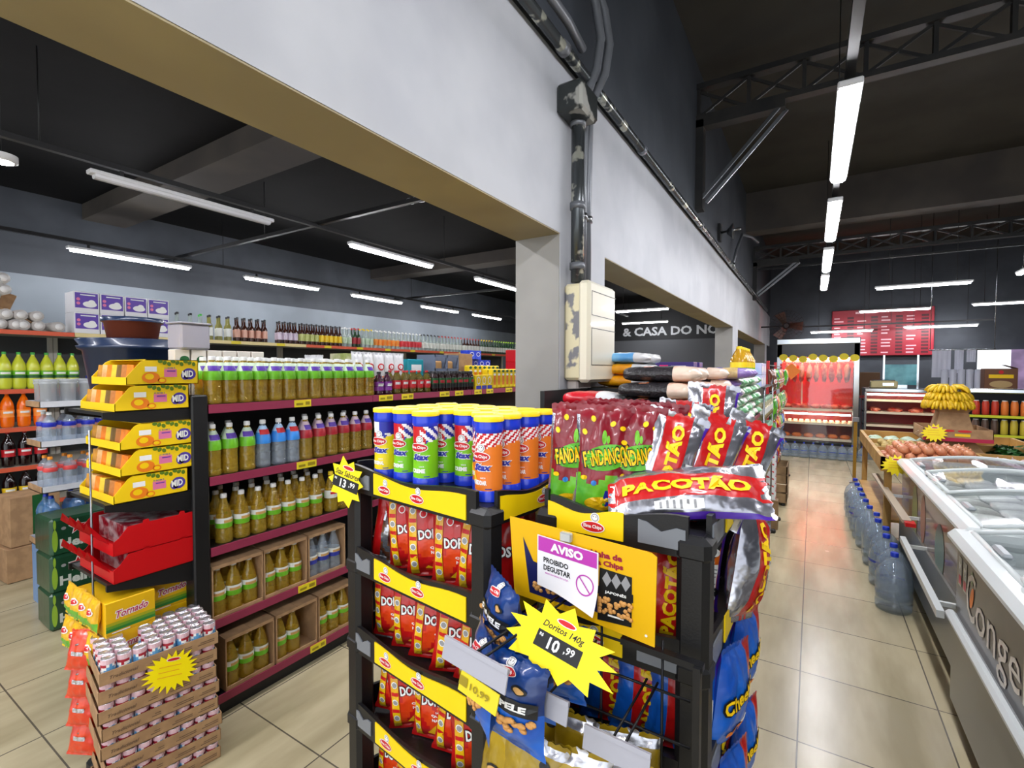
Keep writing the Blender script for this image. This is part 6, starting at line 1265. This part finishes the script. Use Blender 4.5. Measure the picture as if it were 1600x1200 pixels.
hh = [(.10, i * 1.05, 0, .62) for i in range(6)] + [(.055, .5 + i * 1.26, .055, .42) for i in range(5)] + [(.02, i * 2.1, .105, .2) for i in range(3)]
for i, (rr, a, dz, tilt) in enumerate(hh):
    place('hand', hand, (1.13 + rr * cos(a) * .6, 6.30 + rr * sin(a) * .6, 1.34 + dz), 0, 'yellow banana bunch heaped on the pedestal, %s of the heap' % ORD[i], 'banana bunch', 'banana heap', rot=(tilt, 0, a + pi / 2), scale=.95)
for i in range(12): place('ginger', lambda: (lambda m: m.build('root'))(MB().ell((0, 0, 0), (.05, .018, .016), mat('root_skin', (206, 180, 150), rough=.6), 10, 6, .5, 6)), (.955 + (i % 3) * .05, 6.12 + (i // 3) * .1, 1.02), 0, 'pale root in the left of the pedestal tray, %s' % ORD[i], 'root', 'pale roots', rot=(.2 * i, .3, i))
price_tag('d', 'price_tag', (1.0, 6.055, 1.05), (-.1, 0, 0), 'yellow offer tag on the left corner of pedestal tray', None, None, R=.085, sx=1.2, n=16)
price_tag('e', 'price_tag', (.60, 5.06, .86), (-.1, 0, 0), 'yellow offer tag hanging on the onion tray corner', None, None, R=.085, sx=1.2, n=16)
t = thing('stand_post', (.54, 8.6, 0)); MB().box(-.02, .02, -.02, .02, 0, .9, mat('ochre_post', (150, 110, 20), rough=.5)).build('post', t); MB().box(-.04, .04, -.04, .04, .9, .96, WIRE).build('post_cap', t); MB().box(-.06, .06, -.06, .06, 0, .02, WIRE).build('foot', t); tag(t, 'ochre yellow upright post left of the produce stand', 'post')
# ================================================================ butcher area at the back
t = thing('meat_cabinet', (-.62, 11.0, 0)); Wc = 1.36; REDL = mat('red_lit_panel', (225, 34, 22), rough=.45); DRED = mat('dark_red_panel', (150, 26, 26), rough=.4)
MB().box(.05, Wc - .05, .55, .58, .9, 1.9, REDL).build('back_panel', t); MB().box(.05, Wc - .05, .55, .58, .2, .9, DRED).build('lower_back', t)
MB().rbox(0, .1, 0, .6, 0, 2.25, CHROME, .01).build('side_frame', t); MB().rbox(Wc - .1, Wc, 0, .6, 0, 2.25, CHROME, .01).build('side_frame', t)
m = MB(); m.box(0, Wc, 0, .02, 1.9, 2.15, mat('cabinet_header', (46, 46, 50), rough=.25)); m.build('header_panel', t); MB().rbox(0, Wc, -.03, .6, 2.15, 2.26, CHROME, .01).build('top_panel', t)
MB().box(0, Wc, 0, .6, 0, .2, mat('cabinet_kick', (110, 112, 114), rough=.4)).build('kick', t)
WST = mat('lit_white_shelf', (240, 220, 190), rough=.4)
for z in (.87, .60, .30): b = MB().box(.08, Wc - .08, .05, .55, z, z + .02, WST).build('shelf', t); MB().box(.08, Wc - .08, .03, .05, z - .01, z + .035, WST).build('shelf_edge', b)
for z in (1.84,): MB().tube([(.14, .5, z), (Wc - .14, .5, z)], .014, mat('red_cabinet_tube', (255, 96, 50), emit=70), 8).build('red_tube', t)
for z, w in ((.79, 1), (1.87, 1)): MB().tube([(.12, .12, z), (Wc - .12, .12, z)], .014, mat('cabinet_tube', (255, 244, 225), emit=14), 8).build('cabinet_tube', t)
MB().tube([(.1, .3, 1.8), (Wc - .1, .3, 1.8)], .012, CHROME, 8).build('hanging_rail', t); MB().box(.42, .45, .53, .55, .9, 1.85, WST).build('divider', t)
MB().box(.1, Wc - .1, .0, .006, .24, 1.88, clear('cabinet_glass', (250, 250, 250), (220, 220, 220), kt=.985, rough=.02)).build('glass_pane', t)
tag(t, 'chrome meat cabinet glowing red at the end of the aisle', 'meat cabinet')
MEAT = mat('raw_meat', (176, 46, 34), rough=.4, coat=.3, rgb2=(226, 140, 110), ns=8, bump=.4, bs=14)
for i in range(9): place('meat%d' % (i % 3), lambda: (lambda m: m.build('hanging_meat'))(MB().ell((0, 0, -.2), (.055, .05, .17), MEAT, 10, 8, .5, i * 3).tube([(0, 0, -.06), (0, 0, .01)], .004, CHROME, 5)), (-.44 + i * .125, 11.3, 1.79), i, 'piece of meat hanging in the cabinet, %s from left' % ORD[i], 'meat', 'hanging meat')
for i in range(7): place('slab', lambda: (lambda m: m.build('meat_slab'))(MB().ell((0, 0, 0), (.09, .12, .05), MEAT, 12, 8, .4, 9)), (-.44 + i * .165, 11.25, .935), i, 'slab of meat on the cabinet upper shelf, %s from left' % ORD[i], 'meat', 'meat slabs')
for i in range(12): place('egg', lambda: (lambda m: m.build('white_tub'))(MB().lathe([(.03, 0), (.038, .05), (.03, .055)], WST, 10)), (-.48 + i * .1, 11.2, .621), 0, 'small white tub on the cabinet middle shelf, %s from left' % ORD[i], 'tub', 'small white tubs')
for i in range(6): place('orbag', lambda: (lambda m: m.build('orange_pack'))(MB().ell((0, 0, 0), (.09, .07, .045), mat('orange_pack', (236, 120, 40), rough=.4), 10, 6, .3)), (-.45 + i * .2, 11.2, .36), 0, 'orange pack on the cabinet lowest shelf, %s from left' % ORD[i], 'pack', 'orange packs in the cabinet')
for i in range(8):
    o = place('rtag', lambda: (lambda m: m.build('round_tag'))(MB().plate([(.075 * cos(2 * pi * k / 16), .065 * sin(2 * pi * k / 16)) for k in range(16)], -.002, .002, mat('tag_olive_yellow', (210, 190, 20), rough=.5))), (-.50 + i * .165, 10.985, 1.90 - .02 * (i % 3)), 0, 'round yellow tag on the meat cabinet header, %s from left' % ORD[i], 'price tag', 'round yellow tags')
t = thing('price_placard', (-.36, 10.98, 1.62)); MB().plate([(-.0, -.16), (.16, 0), (0, .17), (-.15, .02)], -.002, .002, ORANGE).build('placard', t); tag(t, 'orange diamond placard at the left of the cabinet glass', 'placard')
# service counter right of the cabinet
t = thing('service_counter', (.82, 11.0, 0)); Lc = 3.2
MB().box(0, Lc, .0, .7, 0, .25, mat('cabinet_kick', (110, 112, 114), rough=.4)).build('kick', t); MB().box(0, Lc, .6, .7, .25, 1.25, DRED).build('back_panel', t)
MB().rbox(0, Lc, -.02, .7, 1.25, 1.32, CHROME, .01).build('counter_top', t)
for z in (.62, .86, 1.08): b = MB().box(0, Lc, .08 if z < 1 else .2, .6, z, z + .02, WST).build('shelf', t); MB().box(0, Lc, .06 if z < 1 else .18, .08 if z < 1 else .2, z - .01, z + .03, WST).build('shelf_edge', b)
MB().tube([(.05, .15, 1.2), (Lc - .05, .15, 1.2)], .014, mat('cabinet_tube', (255, 244, 225), emit=14), 8).build('counter_tube', t)
for x in (0, Lc - .03): MB().box(x, x + .03, 0, .6, .25, 1.25, CHROME).build('side_frame', t)
tag(t, 'long chrome service counter with red interior right of the cabinet', 'counter')
for i in range(10): place('slab', None, (1.0 + i * .3, 11.32, .91), i, 'slab of meat in the service counter, %s from left' % ORD[i], 'meat', 'meat in the counter')
t = thing('weighing_scale', (1.12, 11.3, 1.32)); SC_ = mat('scale_cream', (196, 180, 130), rough=.4); MB().rbox(-.2, .2, -.12, .12, 0, .13, SC_, .015).build('scale_body', t); MB().box(-.02, .14, -.123, -.12, .045, .095, mat('scale_display', (200, 220, 250), rough=.2, emit=.8)).build('display', t); MB().rbox(-.17, .17, -.1, .1, .13, .15, CHROME, .01).build('weighing_plate', t); tag(t, 'cream coloured weighing scale on the service counter', 'scale')
t = thing('teal_screen', (1.42, 11.75, 1.32)); MB().box(-.24, .24, -.01, .01, .05, .44, mat('teal_panel', (40, 140, 155), rough=.15, coat=.5, rgb2=(90, 190, 200), ns=3)).build('panel', t); MB().box(-.27, -.24, -.015, .015, 0, .62, CHROME).build('panel_frame', t); MB().box(.24, .27, -.015, .015, 0, .62, CHROME).build('panel_frame', t); MB().box(-.1, .1, -.04, .04, 0, .05, CHROME).build('stand_foot', t); tag(t, 'shiny teal panel standing behind the counter', 'panel')
bx('cardboard_box', .5, .4, .5, mat('brown_case', (110, 88, 64), rough=.8), (.98, 13.2, 1.1), 'brown case in the opening behind the counter', rz=0)
t = thing('work_table', (.98, 13.2, 0)); MB().box(-.6, .6, -.3, .3, 1.05, 1.1, CHROME).build('table_top', t)
for x in (-.55, .55): MB().box(x - .03, x + .03, -.28, .28, 0, 1.05, CHROME).build('leg', t)
tag(t, 'metal work table behind the counter', 'table')
# menu board
t = thing('menu_board', (1.36, 14.50, 2.0)); MBR = mat('menu_red', (140, 20, 38), rough=.4); m = MB().rbox(-.98, .98, 0, .06, 0, 1.12, MBR, .01)
m.M = Matrix.Translation((0, -.001, 0)); r = random.Random(8)
for c in range(4):
    for k in range(12):
        x = -.93 + c * .47; z = .06 + k * .077
        if r.random() < .82: m.quad(x, x + r.uniform(.1, .2), z, z + .028, ink('menu_pale', (214, 170, 176)))
        m.quad(x + .27, x + .40, z - .008, z + .042, ink('menu_dark', (66, 14, 22)))
m.quad(-.5, -.1, 1.02, 1.07, ink('menu_pale', (214, 170, 176))); m.build('board', t); tag(t, 'large dark red price board with rows of lines on the back wall', 'menu board')
bagw = mat('thin_white_bag', (206, 208, 222), rough=.5, trans=.2)
for i, (x, w, h) in enumerate(((1.98, .26, .5), (2.22, .12, .42), (2.38, .12, .22))):
    def hb_():
        m = MB(); n = 10; V = [(-w / 2 + w * k / n, .015 * sin(k * 2.3), z) for z in (0, h * .5, h) for k in range(n + 1)]
        F = [(j * 11 + k, j * 11 + k + 1, j * 11 + k + 12, j * 11 + k + 11) for j in range(2) for k in range(n)]
        m.add(V, F, bagw, True); m.add([(a, b + .004, c) for a, b, c in V], [f[::-1] for f in F], bagw, True); return m.build('plastic_bag')
    place('wbag%d' % i, hb_, (x, 11.6, 2.02 - h), 0, 'thin white plastic bag hanging over the counter, %s from left' % ORD[i], 'plastic bag')
t = thing('bag_rail', (2.2, 11.6, 2.02)); MB().tube([(-.4, 0, 0), (.5, 0, 0)], .01, CHROME, 8).build('rail', t); MB().tube([(-.38, 0, 0), (-.38, 0, 2.58)], .006, CHROME, 6).build('hanging_rod', t); MB().tube([(.48, 0, 0), (.48, 0, 2.58)], .006, CHROME, 6).build('hanging_rod', t); tag(t, 'thin metal rail holding the white bags', 'rail')
t = thing('standing_rolls', (2.3, 11.4, 1.32))
for k in range(6): MB().lathe([(.05, 0), (.05, .34), (.02, .35)], bagw, 12, cx=-.3 + k * .11).build('bag_roll', t)
tag(t, 'row of upright white rolls on the counter', 'rolls')
for i, x in enumerate((1.9, 2.1)): place('ytag', lambda: small_box('yellow_tag', .15, .01, .09, LYEL), (x, 10.97, 1.33), 0, 'bright yellow card clipped behind the bananas, %s one' % ['left', 'right'][i], 'card')
t = thing('product_carton', (2.65, 11.2, 1.32)); m = MB().rbox(-.2, .2, -.12, .12, 0, .36, mat('carton_brown', (112, 74, 52), rough=.6), .004); m.M = Matrix.Translation((0, -.1205, 0)); m.quad(-.15, .15, .2, .26, YEL); m.oval(0, .1, .14, .06, mat('carton_print', (190, 160, 110), rough=.6)); m.oval(0, .3, .03, .03, RED); m.build('carton_body', t); m = MB(); m.M = Matrix.Translation((.2, 0, .36)) @ Matrix.Rotation(-1.2, 4, 'Y') @ Matrix.Identity(4); m.box(0, .004, -.12, .12, 0, .16, mat('carton_brown', (112, 74, 52), rough=.6)); m.build('carton_flap', t); tag(t, 'brown picture carton standing on the counter', 'carton')
# display shelves under the right end
t = thing('shelf_gondola', (1.85, 9.0, 0)); L2 = 2.4
MB().box(0, L2, .4, .42, 0, 1.36, SBLACK).build('back_panel', t); MB().box(0, L2, .03, .4, 0, .1, SBLACK).build('plinth', t); MB().rbox(-.02, L2, -.02, .42, 1.34, 1.40, CHROME, .01).build('top_panel', t)
YS = mat('yellow_strip', (200, 205, 40), rough=.5)
for z in (1.04, .78, .5, .22): b = MB().box(0, L2, .004, .4, z - .02, z, SBLACK).build('shelf_board', t); MB().box(0, L2, 0, .004, z - .035, z, YS).build('price_strip', b)
tag(t, 'dark shelving with yellow price strips right of the bananas', 'shelf')
cols = [mat('tin_a', (190, 60, 40), rough=.35), mat('tin_b', (220, 120, 50), rough=.35), mat('tin_c', (90, 70, 60), rough=.35), mat('tin_d', (200, 180, 60), rough=.35), mat('tin_e', (170, 150, 150), rough=.35)]
cn = ['red', 'orange', 'brown', 'yellow', 'grey']
for zi, z in enumerate((1.04, .78, .5)):
    for i in range(24):
        c = (i // 3 + zi * 2) % 5; place('tin%d' % c, lambda: (lambda m: m.build('tin'))(MB().lathe([(.036, 0), (.04, .01), (.04, .15), (.03, .19), (.028, .2)], [cols[c], cols[c], cols[c], CAPW], 10)), (1.93 + i * .095, 9.07, z), 0, 'small %s container on dark shelving, %s shelf, %s from left' % (cn[c], ['top', 'second', 'third'][zi], ORD[i]), 'container', 'containers on the dark shelving')
# poster by the window
t = thing('window_poster', (3.95, 14.45, .9)); MB().box(-.35, .5, -.01, .01, .1, 1.2, mat('lilac_poster', (200, 170, 215), rough=.4, rgb2=(150, 130, 165), ns=2)).build('poster_sheet', t); MB().box(-.3, .45, -.06, .06, 0, .1, mat('lilac_poster', (200, 170, 215))).build('foot', t); tag(t, 'lilac poster standing against the bright window', 'poster')
bx('display_case', 1.2, .3, .9, mat('case_grey', (90, 90, 100), rough=.3), (4.0, 14.3, 0), 'grey low case under the bright window', 'case', rz=0)
